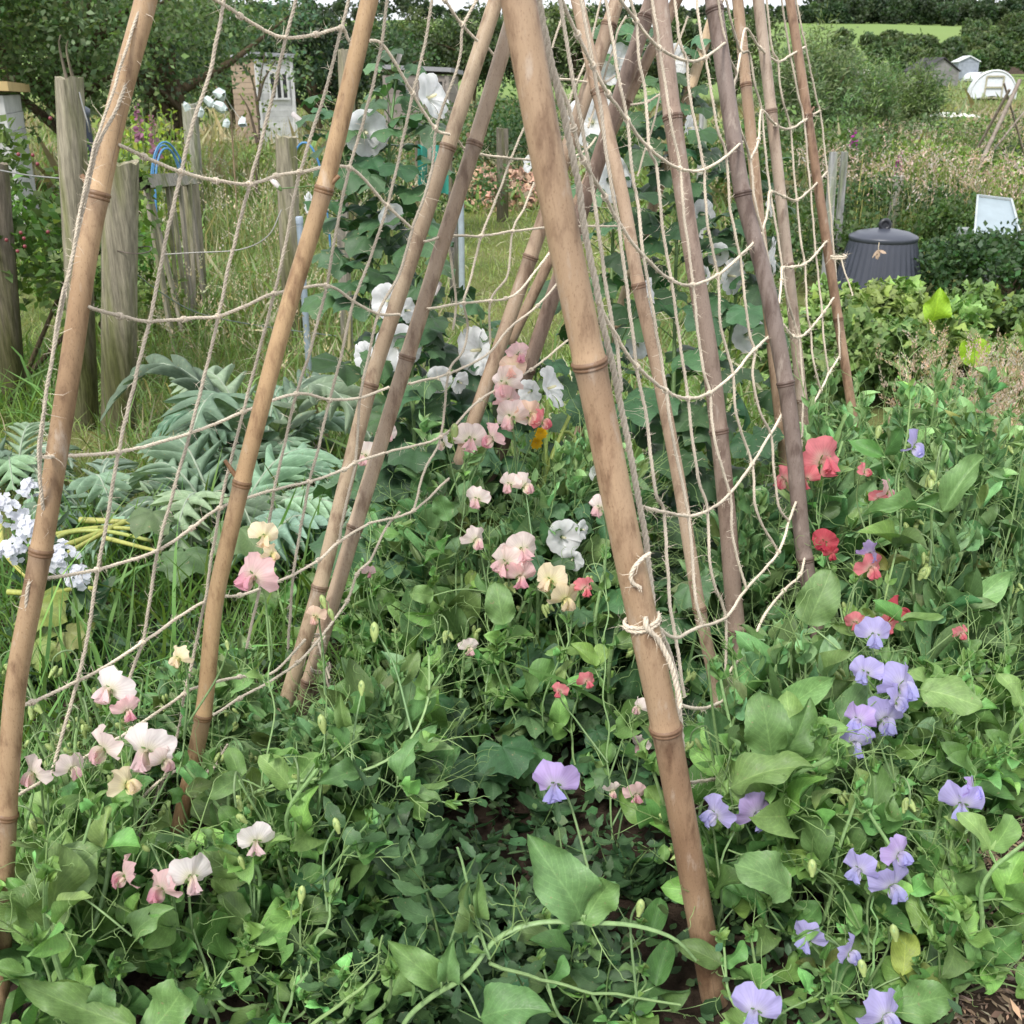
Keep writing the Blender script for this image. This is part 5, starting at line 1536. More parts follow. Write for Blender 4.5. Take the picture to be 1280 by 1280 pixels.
field = mix_col(ns_, ln, n3.outputs['Fac'], (.13, .21, .055), (.19, .26, .085))
sp = ns_.new('ShaderNodeSeparateXYZ')
ln.new(tc.outputs['Object'], sp.inputs[0])
ed = math_node(ns_, ln, 'ADD', sp.outputs[1], math_node(ns_, ln, 'MULTIPLY', n2.outputs['Fac'], 1.2))
k1 = ramp(ns_, ln, math_node(ns_, ln, 'MULTIPLY', ed, .1), [(.33, 0), (.38, 1)])
k2 = ramp(ns_, ln, math_node(ns_, ln, 'MULTIPLY', sp.outputs[1], .01), [(.62, 0), (.68, 1)])
col = mix_col(ns_, ln, k2, mix_col(ns_, ln, k1, soil, turf), field)
bs = node(ns_, 'ShaderNodeBsdfPrincipled', Roughness=.95)
bs.inputs['Specular IOR Level'].default_value = .15
ln.new(col, bs.inputs['Base Color'])
bp = node(ns_, 'ShaderNodeBump', Strength=.9, Distance=.02)
ln.new(n1.outputs['Fac'], bp.inputs['Height'])
ln.new(bp.outputs[0], bs.inputs['Normal'])
ln.new(bs.outputs[0], ns_.new('ShaderNodeOutputMaterial').inputs['Surface'])
tag(g.build('ground', m, None, org=(0, 0, 0)), None, None, kind='structure')

# bark mulch beside the right bed, wood chip heap on the far path
rnd = rs(100)
g = Geo()
n = 40000
x, y = rnd.uniform(.55, 2.0, n), rnd.uniform(.8, 2.1, n)
k = (x > .66 + (y - 1.2) * .3) & (rnd.random(n) < .8)
x, y = x[k], y[k]
leaves(g, blade_tpl(.16, 2, 1, .0, .05, 0, 3, .9, .4), np.stack([x, y, gz(x, y) + rnd.uniform(.002, .016, len(x))], 1), rdir(rnd, len(x), 0, .25), rdir(rnd, len(x), 2.5), rnd.gamma(3, .0042, len(x)) + .003,
       vary(rnd, (.20, .145, .10), len(x), .4, .1))
tag(g.build('bark_mulch', M_CHIP, None, org=(1, 1.4, 0), smooth=False), 'shredded brown bark mulch on the path by the right bed', 'mulch', kind='stuff')
g = Geo()
n = 2600
c = on_ground(615, 15.0)
a, q = rnd.uniform(0, 2 * PI, n), np.sqrt(rnd.random(n))
x, y = c[0] + np.cos(a) * q * 1.5, c[1] + np.sin(a) * q * .9
z = c[2] + .42 * (1 - q ** 2) + rnd.uniform(0, .03, n)
leaves(g, blade_tpl(.35, 2, 1, .0, .05, 0, 3, .9, .3), np.stack([x, y, z], 1), rdir(rnd, n, 0, .6), rdir(rnd, n, 1.2) + (0, -.7, 0), rnd.uniform(.07, .16, n), vary(rnd, (.38, .25, .17), n, .25, .08))
tag(g.build('chip_heap', M_CHIP, None, org=c, smooth=False), 'heap of pinkish wood chip beside the mown path', 'heap', kind='stuff')

# ================================================================== grass and meadow
BL = blade_tpl(.011, 3, 1, 0, -.7, 0, 5, .6, .5)
BLW = blade_tpl(.035, 2, 1, 0, -.6, 0, 5, .6, .5)


def in_view(x, y, margin=1.12):
    return np.abs(x) < (y * CP + .6) * .5 * margin + .3


def scatter(n, Y0, Y1, rnd, power=1.0, px=None):
    """random ground points inside the view, denser near"""
    y = Y0 + (Y1 - Y0) * rnd.random(n) ** power
    d = y * CP + 1.4 * SP
    p = rnd.uniform(-60, 1340, n) if px is None else rnd.uniform(px[0], px[1], n)
    x = (p - 640) / F * d
    return x, y


rnd = rs(110)
g = Geo()
x, y = scatter(80000, 3.3, 16, rnd, 1.3)
patch = smooth_noise(x, y, .9, 1)
p = 640 + x / (y * CP + .5) * F
mown = (p < 120) & (y < 8) | ((p > 560) & (p < 760) & (y > 5.5))
h = np.where(mown, .08, .145 + .05 * patch) * rnd.gamma(6, 1 / 6, len(x)) * (1 + .02 * y)
keep = ~((p > 985) & (y < 9.5))
x, y, h, mown, patch = x[keep], y[keep], h[keep], mown[keep], patch[keep]
base = np.where(mown[:, None], np.array((.24, .29, .080)), np.array((.155, .230, .062)))
straw = rnd.random(len(x)) < np.where(mown, .22, .20)
base[straw] = (.36, .31, .19)
leaves(g, BL, np.stack([x, y, gz(x, y)], 1), rdir(rnd, len(x), 1.5), rdir(rnd, len(x)), h, base * np.exp(rnd.normal(size=(len(x), 1)) * .22), wide=1 + y / 8)
x, y = scatter(30000, 14, 62, rnd, 1.5)
patch = smooth_noise(x, y, .35, 2)
h = (.38 + .12 * patch) * rnd.gamma(6, 1 / 6, len(x))
base = np.where((patch > .15)[:, None], np.array((.34, .28, .17)), np.array((.18, .25, .07)))
leaves(g, BLW, np.stack([x, y, gz(x, y)], 1), rdir(rnd, len(x), 1.5), rdir(rnd, len(x)), h, base * np.exp(rnd.normal(size=(len(x), 1)) * .25), wide=1.6)
x, y = scatter(2600, 4.3, 5.8, rnd, 1, (-60, 115))
leaves(g, BL, np.stack([x, y, gz(x, y)], 1), rdir(rnd, len(x), 1.5), rdir(rnd, len(x)), rnd.gamma(6, .032, len(x)), vary(rnd, (.17, .27, .065), len(x), .25, .1), wide=1.5)
x, y = scatter(9000, 30, 78, rnd, 1.0, (1040, 1340))
leaves(g, BLW, np.stack([x, y, gz(x, y)], 1), rdir(rnd, len(x), 1.2), rdir(rnd, len(x)), rnd.gamma(6, .06, len(x)), vary(rnd, (.22, .23, .11), len(x), .3, .10), wide=2.0)
tag(g.build('grass', M_GRASS, None, org=(0, 5, -.3)), 'rough uncut grass over the allotments', 'grass', kind='stuff')

# seeding grasses: stalk and feathery plume
PL = blade_tpl(.20, 2, 1, .1, -.1, 0, 5, .8, .6)


def plumes(g, x, y, h, rnd, tint, size=.10, grains=16):
    n = len(x)
    b = np.stack([x, y, gz(x, y)], 1)
    lean = rdir(rnd, n, 0, 0) * (h * rnd.uniform(.05, .3, n))[:, None]
    top = b + lean + np.array((0, 0, 1)) * h[:, None]
    w = unit(np.cross(top - b, rnd.normal(size=(n, 3)))) * .0011 * np.clip(y / 3, 1, 5)[:, None]
    V = np.stack([b - w, b + w, top + w * .5, top - w * .5], 1).reshape(-1, 3)
    g.add(V, np.arange(4 * n).reshape(n, 4), np.repeat(vary(rnd, (.24, .24, .10), n), 4, 0))
    ax = unit(lean * 1.5 + np.array((0, 0, .3)) + rnd.normal(size=(n, 3)) * .12)
    P, Dr, S, T = [], [], [], []
    tn = vary(rnd, tint, n, .18, .07)
    for k in range(grains):
        s = k / grains
        a = rnd.uniform(0, 2 * PI, n)
        o = np.stack([np.cos(a), np.sin(a), np.zeros(n)], 1)
        sz = size * rnd.uniform(.8, 1.3, n)
        P.append(top + ax * (sz * (s - .55))[:, None] + o * (sz * .07 * math.sin(PI * min(s + .12, 1)))[:, None])
        Dr.append(unit(ax + o * .6))
        S.append(sz * .17 * (1.2 - s * .7))
        T.append(tn * rnd.uniform(.8, 1.2, (n, 1)))
    leaves(g, PL, np.concatenate(P), np.concatenate(Dr), rdir(rnd, n * grains), np.concatenate(S), np.concatenate(T))


rnd = rs(120)
g = Geo()
x, y = scatter(420, 2.9, 4.3, rnd, 1, (1110, 1330))
plumes(g, x, y, rnd.uniform(.26, .47, len(x)), rnd, (.50, .375, .30), .085, 34)
tag(g.build('seeding_grass', M_GRASS, None, org=(1.6, 3.5, -.2)), 'dry pinkish tan seeding grasses behind the right bed', 'grass', kind='stuff')
g = Geo()
x, y = scatter(3600, 10, 30, rnd, 1.1, (1000, 1340))
k = smooth_noise(x, y, .5, 4) > -.35
plumes(g, x[k], y[k], rnd.uniform(.5, .95, k.sum()), rnd, (.50, .37, .32), .20, 14)
x, y = scatter(1300, 8, 26, rnd, 1.0, (180, 560))
k = smooth_noise(x, y, .6, 3) > .0
plumes(g, x[k], y[k], rnd.uniform(.4, .85, k.sum()), rnd, (.46, .38, .29), .15, 12)
x, y = scatter(130, 4.4, 7.5, rnd, 1, (190, 420))
plumes(g, x, y, rnd.uniform(.3, .55, len(x)), rnd, (.46, .39, .27), .10, 18)
tag(g.build('meadow_grass', M_GRASS, None, org=(0, 12, -.3)), 'tall pale meadow grasses in seed across the plots', 'grass', kind='stuff')


# ================================================================== bushes and trees
DIAM = (np.array([(0, 0, 0), (.30, .45, .10), (0, 1, -.05), (-.30, .45, .10)]), np.array([[0, 1, 2, 3]]), np.array([(.5, 0), (1, .5), (.5, 1), (0, .5)]))
SLIM = (np.array([(0, 0, 0), (.11, .45, .04), (0, 1, -.10), (-.11, .45, .04)]), np.array([[0, 1, 2, 3]]), np.array([(.5, 0), (1, .5), (.5, 1), (0, .5)]))


def bush(name, label, cat, c, rx, ry, h, n, lsize, tint, seed, group=None, tpl=DIAM, clumps=26, mat=None, stems=6, hang=0.2, bark=(.12, .09, .06), spike=0.0, low=.05, amt=.22, trunk=None, pale=None):
    rnd = rs(11000 + seed)
    c = np.asarray(c, float)
    t = thing(name, label, cat, c, group)
    gt_, gl = Geo(), Geo()
    # clump centres through the crown volume, lumpy outline
    v = rdir(rnd, clumps, .15)
    v[:, 2] = np.abs(v[:, 2]) * np.where(rnd.random(clumps) < .25, -.5, 1)
    q = rnd.uniform(.45, 1.0, (clumps, 1)) ** .6
    zc = low * h + (h * (1 - low)) * .48
    cc = c + (0, 0, zc) + v * q * np.array((rx, ry, h * (1 - low) * .52)) * rnd.uniform(.82, 1.1, (clumps, 1))
    cr = rnd.uniform(.20, .36, clumps) * min(max(rx, ry), h) * (1.25 if clumps < 40 else .9)
    cb = vary(rnd, tint, clumps, amt, .10)
    w = cr ** 2
    k = rnd.choice(clumps, n, p=w / w.sum())
    o = rdir(rnd, n, .1)
    rad = rnd.random(n) ** .38
    P = cc[k] + o * (cr[k] * rad)[:, None] * (1, 1, .85)
    if spike: P[:, 2] += np.abs(rnd.normal(size=n)) * spike * (o[:, 2] > .2)
    P = P[P[:, 2] > gz(P[:, 0], P[:, 1]) + .01]
    n = len(P)
    o, k = o[:n], k[:n]
    dr = unit(o * .7 + rdir(rnd, n) * .9 + np.array((0, 0, .3 - hang)))
    tn = cb[k] * np.exp(rnd.normal(size=(n, 1)) * .22)
    if pale is not None:
        s = rnd.random(n) < .16
        tn[s] = np.array(pale) * np.exp(rnd.normal(size=(s.sum(), 1)) * .2)
    leaves(gl, tpl, P, dr, unit(rdir(rnd, n) + np.array((0, -.3, .9))), lsize * rnd.uniform(.65, 1.35, n), tn)
    if trunk:
        tr = catmull([c - (0, 0, .1), c + (.04 * h, 0, h * .25), c + (0, 0, h * .55)], 10)
        tube(gt_, tr, np.linspace(trunk, trunk * .5, 10), 9, bark)
    for i in rnd.choice(clumps, min(stems, clumps), replace=False):
        s0 = c + rnd.normal(size=3) * (.06 * rx, .06 * ry, 0) if not trunk else c + (0, 0, h * rnd.uniform(.2, .45))
        mid = (s0 + cc[i]) / 2 + rnd.normal(size=3) * .06 * h
        P2 = catmull([s0, mid, cc[i], cc[i] + (cc[i] - mid) * .3], 10)
        tube(gt_, P2, np.linspace(.022 * h if trunk else .008 + .005 * h, .003 * h, 10), 6, np.array(bark) * rnd.uniform(.8, 1.2))
    gt_.build('trunk' if trunk else 'stems' if False else 'stem', M_WOOD, t)
    gl.build('crown' if trunk else 'foliage', mat or M_FAR, t)
    return t


def place(px, Y):
    return on_ground(px, Y)


# left side, near to far
bush('rose_bush', 'berried rose bush at the left edge behind the tall fence post', 'bush', place(5, 5.0), .80, .6, 1.42, 6500, .055, (.105, .175, .045), 1, clumps=40, pale=(.20, .27, .09))
t = [o for o in SC.objects if o.name.startswith('rose_bush')][0]
rnd = rs(130)
for (px, py) in ((23, 193), (41, 194), (47, 205), (26, 291), (22, 314), (31, 308), (60, 290), (8, 300), (63, 148), (30, 298)):
    g = Geo()
    lathe(g, [(.001, -.008), (.006, -.005), (.008, 0), (.006, .006), (.001, .008)], Gy(px, py, 4.35), 8, (.20, .035, .045))
    g.build('berry', M_PLASTIC, t)
bush('green_bush', 'bright leafy bush behind the leftmost cane beside the rail gate', 'bush', place(125, 6.6), .45, .4, .85, 2200, .06, (.13, .23, .05), 2, clumps=24)
for i, (px, Y, rx, h, n, tint, lab) in enumerate([
        (-70, 13.0, 2.3, 4.2, 12000, (.115, .185, .072), 'dense apple tree at the far left above the white shed roof'),
        (95, 14.5, 2.4, 4.0, 15000, (.145, .215, .09), 'broad pale leaved apple tree behind the tall fence post'),
        (225, 17.5, 2.2, 3.9, 12000, (.12, .195, .10), 'grey green apple tree right of the leftmost cane top'),
        (20, 21.0, 2.6, 5.4, 9000, (.07, .12, .05), 'taller dark tree rising behind the apple trees')]):
    bush('apple_tree', lab, 'tree', place(px, Y), rx, rx * .8, h, n, .085, tint, 10 + i, 'trees on the left boundary', clumps=70, trunk=.12, stems=9, low=.12, pale=(.15, .19, .10))
for i, (px, Y, rx, h, n, tint, lab) in enumerate([
        (290, 38, 3.0, 3.7, 8000, (.085, .130, .05), 'round thorn tree behind the white shed roof'),
        (395, 33, 1.8, 3.3, 6500, (.036, .066, .036), 'very dark evergreen pressed against the white shed'),
        (440, 40, 3.0, 3.6, 7000, (.058, .095, .042), 'dark tree right of the white shed above the grey hut'),
        (180, 40, 3.6, 4.6, 7000, (.052, .085, .042), 'dark shelterbelt tree over the grey green apple tree'),
        (345, 46, 2.0, 4.9, 4000, (.085, .125, .045), 'light green tree standing on the skyline above the shed')]):
    bush('boundary_tree', lab, 'tree', place(px, Y), rx, rx * .8, h, n, .16, tint, 20 + i, 'trees on the left boundary', clumps=44, trunk=.14, stems=7, low=.06)
for i, px in enumerate((470, 530, 590, 650, 715, 780, 850, 915)):
    bush('hedge_tree', 'clipped dark hawthorn in the long hedge below the bright field', 'hedge tree', place(px, 60 + (i % 2) * 1.5), 2.6, 2.0, 4.3 + (i * 37 % 5) * .15, 5200, .22, ((.075, .112, .044), (.085, .122, .046), (.064, .098, .042))[i % 3], 30 + i,
         'clipped dark hawthorn in the long hedge below the bright field', clumps=40, trunk=.12, stems=5, low=.0)
for i, (px, Y, rx, h, n, tint, lab) in enumerate([
        (1002, 17.5, .85, 2.05, 13000, (.150, .205, .100), 'tall grey green willow behind the outermost reddish cane'),
        (1062, 20, .8, 1.8, 9000, (.135, .200, .085), 'feathery willow between the outermost cane and grey sheds'),
        (1112, 22, .9, 1.75, 12000, (.125, .185, .070), 'broad feathery willow in front of the dark roofed shed'),
        (1010, 30, 1.5, 2.3, 7000, (.105, .155, .065), 'more distant willow above the reddish cane')]):
    bush('willow', lab, 'willow', place(px, Y), rx, rx * .8, h, n, .10, tint, 40 + i, 'willows on the plots', tpl=SLIM, clumps=60, stems=16, low=.02, spike=.22, pale=(.19, .23, .14))
# shrubs round the compost bin
for i, (px, Y, rx, h, n, ls, tint, lab) in enumerate([
        (1110, 10.9, 1.1, .62, 4200, .05, (.060, .110, .040), 'dark nettle bed behind the black compost bin'),
        (1270, 8.0, .8, .50, 4200, .05, (.048, .095, .035), 'very dark bramble beneath the cold frame'),
        (1200, 10.0, .5, .5, 2200, .05, (.075, .130, .040), 'mid green nettles between compost bin and cold frame'),
        (1170, 13.0, 1.3, .85, 4200, .06, (.17, .26, .060), 'yellow green tall weeds beyond the compost bin'),
        (1000, 8.6, .6, .6, 3000, .05, (.070, .120, .042), 'rank weeds beside the grey stake'),
        (1310, 15, 1.0, .8, 3000, .08, (.085, .130, .048), 'loose scrub under the far cane wigwam'),
        (1238, 8.3, .5, .40, 2400, .05, (.080, .140, .045), 'low weeds half hiding the cold frame'),
        (1075, 15.0, .9, .95, 3200, .06, (.10, .16, .06), 'tall willowherb thicket left of the magenta foxglove spire'),
        (1215, 17.0, 1.0, .95, 3200, .07, (.15, .21, .07), 'tall yellow green weeds at the foot of the far wigwam'),
        (1150, 20.0, 1.3, .9, 3200, .08, (.12, .17, .075), 'grey green thicket below the feathery willow'),
        (1290, 22.0, 1.4, 1.0, 3200, .08, (.13, .18, .07), 'loose weeds in front of the polytunnel'),
        (960, 13, 1.4, 1.1, 3600, .07, (.085, .140, .045), 'weedy thicket behind the darkest grey cane'),
        (590, 20.0, 1.7, 1.2, 3600, .08, (.075, .125, .045), 'shrubby plot left of the wood chip heap'),
        (700, 18.0, 1.8, 1.3, 4200, .08, (.060, .110, .042), 'shrubby plot right of the wood chip heap'),
        (510, 12.0, 1.1, .9, 3200, .06, (.080, .140, .050), 'leafy weeds under the teal netting')]):
    bush('weed_bush', lab, 'bush', place(px, Y), rx, rx * .7, h, n, ls, tint, 60 + i, None, clumps=34, stems=5, low=0)
cb = bush('currant_bush', 'wide currant bush with lime leaves in front of the black compost bin', 'bush', place(1175, 5.4), 1.05, .55, .50, 6500, .07, (.150, .230, .060), 80, clumps=60, tpl=FAN3[0], mat=M_DARKLEAF, stems=10, low=.0, pale=(.20, .28, .06))
for (bx, by, tx, ty, k) in ((1163, 404, 1176, 362, 0), (1200, 446, 1238, 432, 3)):
    g = Geo()
    a, b_ = Gy(bx, by, 4.75), Gy(tx, ty, 4.7)
    leaves(g, HERO[k], a[None], (b_ - a)[None], np.array((.2, -1, .25))[None], np.linalg.norm(b_ - a), (.27, .46, .035), wide=1.4)
    g.build('leaf', M_LEAF, cb)
bush('currant_bush', 'smaller currant bush low behind the outermost reddish cane', 'bush', place(1075, 5.0), .5, .4, .42, 2600, .065, (.13, .205, .06), 81, clumps=26, tpl=FAN3[1], mat=M_DARKLEAF, stems=6, low=0)
# yellow loosestrife by the leftmost cane, foxgloves
g0 = place(190, 10.5)
t = thing('loosestrife', 'yellow green loosestrife clump with upright spikes left of the blue hoops', 'plant', g0)
gs, gl = Geo(), Geo()
rnd = rs(140)
for k in range(46):
    b_ = g0 + (rnd.uniform(-.42, .42), rnd.uniform(-.3, .3), 0)
    h = rnd.uniform(.9, 1.35)
    P = catmull([b_, b_ + (rnd.normal() * .03, 0, h * .5), b_ + (rnd.normal() * .06, 0, h)], 10)
    tube(gs, P, .006, 5, (.16, .24, .07), cap=False)
    m_ = 26
    Q = catmull(P[3:], m_)
    leaves(gl, DIAM, Q, rdir(rnd, m_, .3), rdir(rnd, m_, 1), rnd.uniform(.05, .10, m_), vary(rnd, (.30, .38, .07), m_, .25, .1))
gs.build('stem', M_STEM, t)
gl.build('foliage', M_FAR, t)
for (px, py, Y, h, lab, tn) in ((188, 150, 9.6, .42, 'faded pink foxglove spire in front of the loosestrife', (.42, .22, .27)), (170, 140, 9.9, .3, 'short faded foxglove spire left of the loosestrife one', (.42, .2, .3)),
                                (1126, 200, 12, .32, 'magenta foxglove spire among pink meadow grasses', (.48, .06, .38)), (1069, 174, 14, .2, 'small magenta foxglove spire near the grey stake', (.5, .07, .42))):
    top = Gy(px, py - 12, Y)
    b_ = np.array((top[0], top[1], float(gz(top[0], top[1]))))
    t = thing('foxglove', lab, 'foxglove', b_)
    g, gs = Geo(), Geo()
    tube(gs, catmull([b_, (b_ + top) / 2 + (.02, 0, 0), top], 10), .008, 6, (.16, .2, .07))
    n = 40
    s = rnd.random(n)
    P = top - np.array((0, 0, 1)) * (s * h)[:, None]
    leaves(g, blade_tpl(.4, 3, 2, .5, -.3, 0, 2, .9, .4), P, rdir(rnd, n, -.5, .4), rdir(rnd, n), .05 * (.5 + s), vary(rnd, tn, n, .15, .05))
    g.build('flower_spike', M_PETAL, t)
    gs.build('stem', M_STEM, t)

# far woods on the hill: masses, and the hedge line on the skyline
def wood(name, label, spots, n, lsize, tint, seed, h=6.0):
    rnd = rs(12000 + seed)
    g = Geo()
    sp = np.array(spots, float)
    m_ = len(sp)
    x = sp[:, 0]
    y = sp[:, 1]
    z = np.array([ground_z(a, b) for a, b in zip(x, y)])
    c = np.stack([x, y, z + sp[:, 2] * .5], 1)
    k = rnd.integers(0, m_, n)
    sub = rdir(rnd, m_ * 9, .2).reshape(m_, 9, 3)
    j = rnd.integers(0, 9, n)
    o = rdir(rnd, n, .2)
    o[:, 1] = -np.abs(o[:, 1]) * .8 + .2
    P = c[k] + sub[k, j] * (sp[k, 2] * .32)[:, None] * (1.4, 1, 1) + o * (sp[k, 2] * .30)[:, None] * rnd.random((n, 1)) ** .4
    tn = vary(rnd, tint, m_ * 9, .22, .10).reshape(m_, 9, 3)[k, j] * np.exp(rnd.normal(size=(n, 1)) * .2)
    leaves(g, DIAM, P, unit(o + rdir(rnd, n)), unit(rdir(rnd, n) + np.array((0, -.4, .8))), lsize * rnd.uniform(.7, 1.4, n), tn, wide=1.3)
    return tag(g.build(name, M_FAR, None, org=(0, 150, 0)), label, 'wood', kind='stuff')


def ground_z(x, y):
    z = float(gz(x, y))
    return z


rnd = rs(150)
sp = []
for px in np.arange(-80, 1400, 14):
    Y = 236 + rnd.uniform(-6, 10)
    if 560 < px < 690: hh = rnd.uniform(.8, 1.6)
    elif px < 455: hh = rnd.uniform(2.2, 4.0)
    elif px < 530: hh = rnd.uniform(3.4, 4.6)
    else: hh = rnd.uniform(1.8, 2.8)
    sp.append(((px - 640) / F * (Y * CP), Y, hh))
wood('skyline_hedge', 'dark windswept hedge along the top of the far field', sp, 26000, .75, (.050, .075, .042), 1)
sp = []
for px in np.arange(985, 1420, 16):
    for Y, hh in ((226, 3.4), (214, 4.2), (204, 4.4), (196, 3.8)):
        sp.append(((px + rnd.uniform(-8, 8) - 640) / F * Y * CP, Y + rnd.uniform(-5, 5), hh * rnd.uniform(.8, 1.2) * (.6 if px < 1010 else 1 if px < 1150 else .85)))
wood('hillside_wood', 'windswept dark wood covering the hillside above the sheds', sp, 120000, .5, (.050, .078, .038), 2)
sp = []
for px in np.arange(1060, 1420, 16):
    for Y, hh in ((150, 2.4), (132, 2.2), (116, 1.5), (100, 1.5), (88, 1.3)):
        if px < 1120 and Y < 100: continue
        if px < 1200 and Y > 120: continue
        sp.append(((px + rnd.uniform(-8, 8) - 640) / F * Y * CP, Y + rnd.uniform(-3, 3), hh * rnd.uniform(.75, 1.25)))
wood('hillside_scrub', 'paler scrub and hedge at the foot of the hillside', sp, 90000, .30, (.088, .125, .055), 3)

# ================================================================== fence posts, gate, stakes
def post(label, px_top, py_top, Y, dia, seed, px_base='near', lean=0.0, square=False, cat='post', tint=(.30, .27, .20), name='fence_post', group='weathered timber posts', parts=True, extra=.0):
    rnd = rs(13000 + seed)
    top = Gy(px_top, py_top, Y)
    if px_base == 'near': px_base = px_top + (640 - px_top) * .02
    b_ = np.array((top[0] - lean, Y, float(gz(top[0], Y)) - .1)) if px_base is None else on_ground(px_base, Y) - (0, 0, .1)
    t = thing(name, label, cat, b_ + (0, 0, .1), group)
    g = Geo()
    n = 14
    P = b_ + (top - b_) * np.linspace(0, 1, n)[:, None]
    sides = 4 if square else 18
    r0 = dia / 2 * (1.25 if square else 1)
    ax = unit(top - b_)
    V = []
    th = np.arange(sides) * 2 * PI / sides + (PI / 4 if square else 0)
    prof = 1 + (0 if square else 1) * (.06 * np.sin(th * 3 + rnd.uniform(0, 6)) + .05 * np.sin(th * 7 + rnd.uniform(0, 6)) + .03 * rnd.normal(size=sides))
    for i in range(n):
        w = r0 * prof * (1.04 - .05 * i / n + .012 * rnd.normal())
        V.append(P[i] + np.stack([np.cos(th) * w, np.sin(th) * w, (rnd.normal(size=sides) * dia * .05 if i == n - 1 else 0 * th)], 1))
    V = np.concatenate(V)
    i = np.arange(n - 1)[:, None] * sides
    j = np.arange(sides)[None, :]
    k = (j + 1) % sides
    tn = np.array(tint) * rnd.uniform(.9, 1.1)
    hz = np.repeat(np.linspace(0, 1, n), sides)[:, None]
    wet = 1 - smooth(.30, .60, hz) if dia > .09 else 0 * hz
    g.add(V, np.stack([i + j, i + k, i + sides + k, i + sides + j], -1).reshape(-1, 4), tn * (1 - wet * np.array((.52, .50, .60))))
    g.build('shaft', M_WOOD, t, smooth=not square)
    g = Geo()
    cap = np.vstack([V[-sides:], V[-sides:].mean(0)[None] + (0, 0, -.006)])
    g.add(cap, np.stack([np.arange(sides), (np.arange(sides) + 1) % sides, np.full(sides, sides)], 1), tn * 1.15)
    g.build('end_grain', M_WOOD, t, smooth=False)
    return t, top, b_


pa = post('tall split timber post with a wire tail, nearest the leftmost cane', 85, 97, 4.3, .105, 1, px_base=98)
pb = post('thick squat round timber post with wire wrapped round it', 151, 202, 4.25, .135, 2, px_base=139)
g = Geo()
for z_ in (pb[1][2] - .34,):
    th = np.linspace(0, 2 * PI, 24)
    tube(g, np.stack([pb[1][0] + np.cos(th) * .072, pb[1][1] + np.sin(th) * .072, z_ + .006 * np.sin(th * 2)], 1), .0022, 5, (.16, .13, .11))
g.build('wire_wrap', M_METAL, pb[0])
g = Geo()
tp = pa[1]
for dx, dz in ((.02, .0), (-.005, .02)):
    tube(g, catmull([tp + (dx, 0, -.02), tp + (dx - .01, 0, .09 + dz), tp + (dx + .002, 0, .13 + dz)], 8), np.linspace(.008, .003, 8), 6, (.2, .17, .13))
g.build('splinter', M_WOOD, pa[0])
post('leaning dark timber post at the far left edge', -6, 205, 4.6, .10, 3, px_base=10, tint=(.20, .17, .13))
pg = post('round gatepost closing the low rail gate', 236, 222, 7.4, .125, 4)
post('squat timber post left of the smooth tan cane', 357, 171, 6.6, .125, 5)
post('grey post hidden behind the smooth tan cane top', 432, 62, 9.0, .13, 6)
post('short grey post under the smooth tan cane twig', 427, 250, 6.0, .07, 7, square=True, tint=(.26, .24, .20))
post('thin dark stake in front of the wood chip heap', 628, 160, 13.0, .16, 8, square=True, tint=(.17, .15, .12))
post('dark square stake beside the pale blue pole', 566, 240, 8.0, .07, 9, square=True, tint=(.14, .13, .12))
post('weathered stake just left of the white bottle scarers', 237, 130, 12.0, .16, 10, tint=(.30, .29, .24))
post('pale stake behind the tall mallow beside the teal netting', 532, 160, 11.5, .13, 11, square=True, tint=(.34, .31, .26))
post('broken pale stump in the green weeds behind the compost bin', 1124, 220, 11, .1, 12, tint=(.42, .40, .36))
post('silvery stake right beside the outermost reddish cane', 1042, 190, 7.0, .05, 13, square=True, tint=(.40, .40, .40))
post('silvery stake seen left of the darkest grey cane', 879, 140, 7.5, .055, 14, square=True, tint=(.40, .40, .39))
post('dim grey stake further right of the silvery one', 1056, 190, 8.5, .05, 15, square=True, tint=(.30, .30, .29))


def pole(label, px, py, pxb, Y, r, tint, name='metal_pole'):
    top = Gy(px, py, Y)
    b_ = on_ground(pxb, Y)
    t = thing(name, label, 'pole', b_)
    g = Geo()
    tube(g, np.array([b_ - (0, 0, .05), (b_ + top) / 2, top]), r, 10, tint)
    g.build('tube', M_METAL, t)
    g = Geo()
    lathe(g, [(r * 1.12, -.03), (r * 1.15, .0), (r * .9, .006), (.001, .007)], top, 10, np.array(tint) * .7)
    g.build('end_cap', M_PLASTIC, t)


pole('pale blue grey pole between squat post and smooth tan cane', 374, 272, 384, 5.4, .017, (.42, .50, .60))
pole('pale blue grey pole beside the dark square stake', 576, 246, 577, 7.6, .022, (.48, .55, .62))

# low gate: rail and pales
c = pg[1]
t = thing('rail_gate', 'low grey gate of thin pales under one rail, beside the round gatepost', 'gate', (c[0] - .2, c[1] - .5, float(gz(0, 7))))
g = Geo()
A = Gy(178, 228, 6.3)
B = Gy(238, 224, 7.3)
dv = unit(B - A)
tube(g, np.array([A, (A + B) / 2, B]), .055, 4, (.33, .31, .27))
g.build('rail', M_WOOD, t, smooth=False)
rnd = rs(160)
for k in range(7):
    p = A + (B - A) * (k + .5) / 7
    h = p[2] - float(gz(p[0], p[1]))
    g = Geo()
    box(g, p + (0, .05, -h / 2 - .02), (.05, .02, h), math.atan2(dv[1], dv[0]) + rnd.normal() * .1, np.array((.30, .27, .22)) * rnd.uniform(.8, 1.2), rx=rnd.normal() * .05)
    g.build('pale', M_WOOD, t, smooth=False)


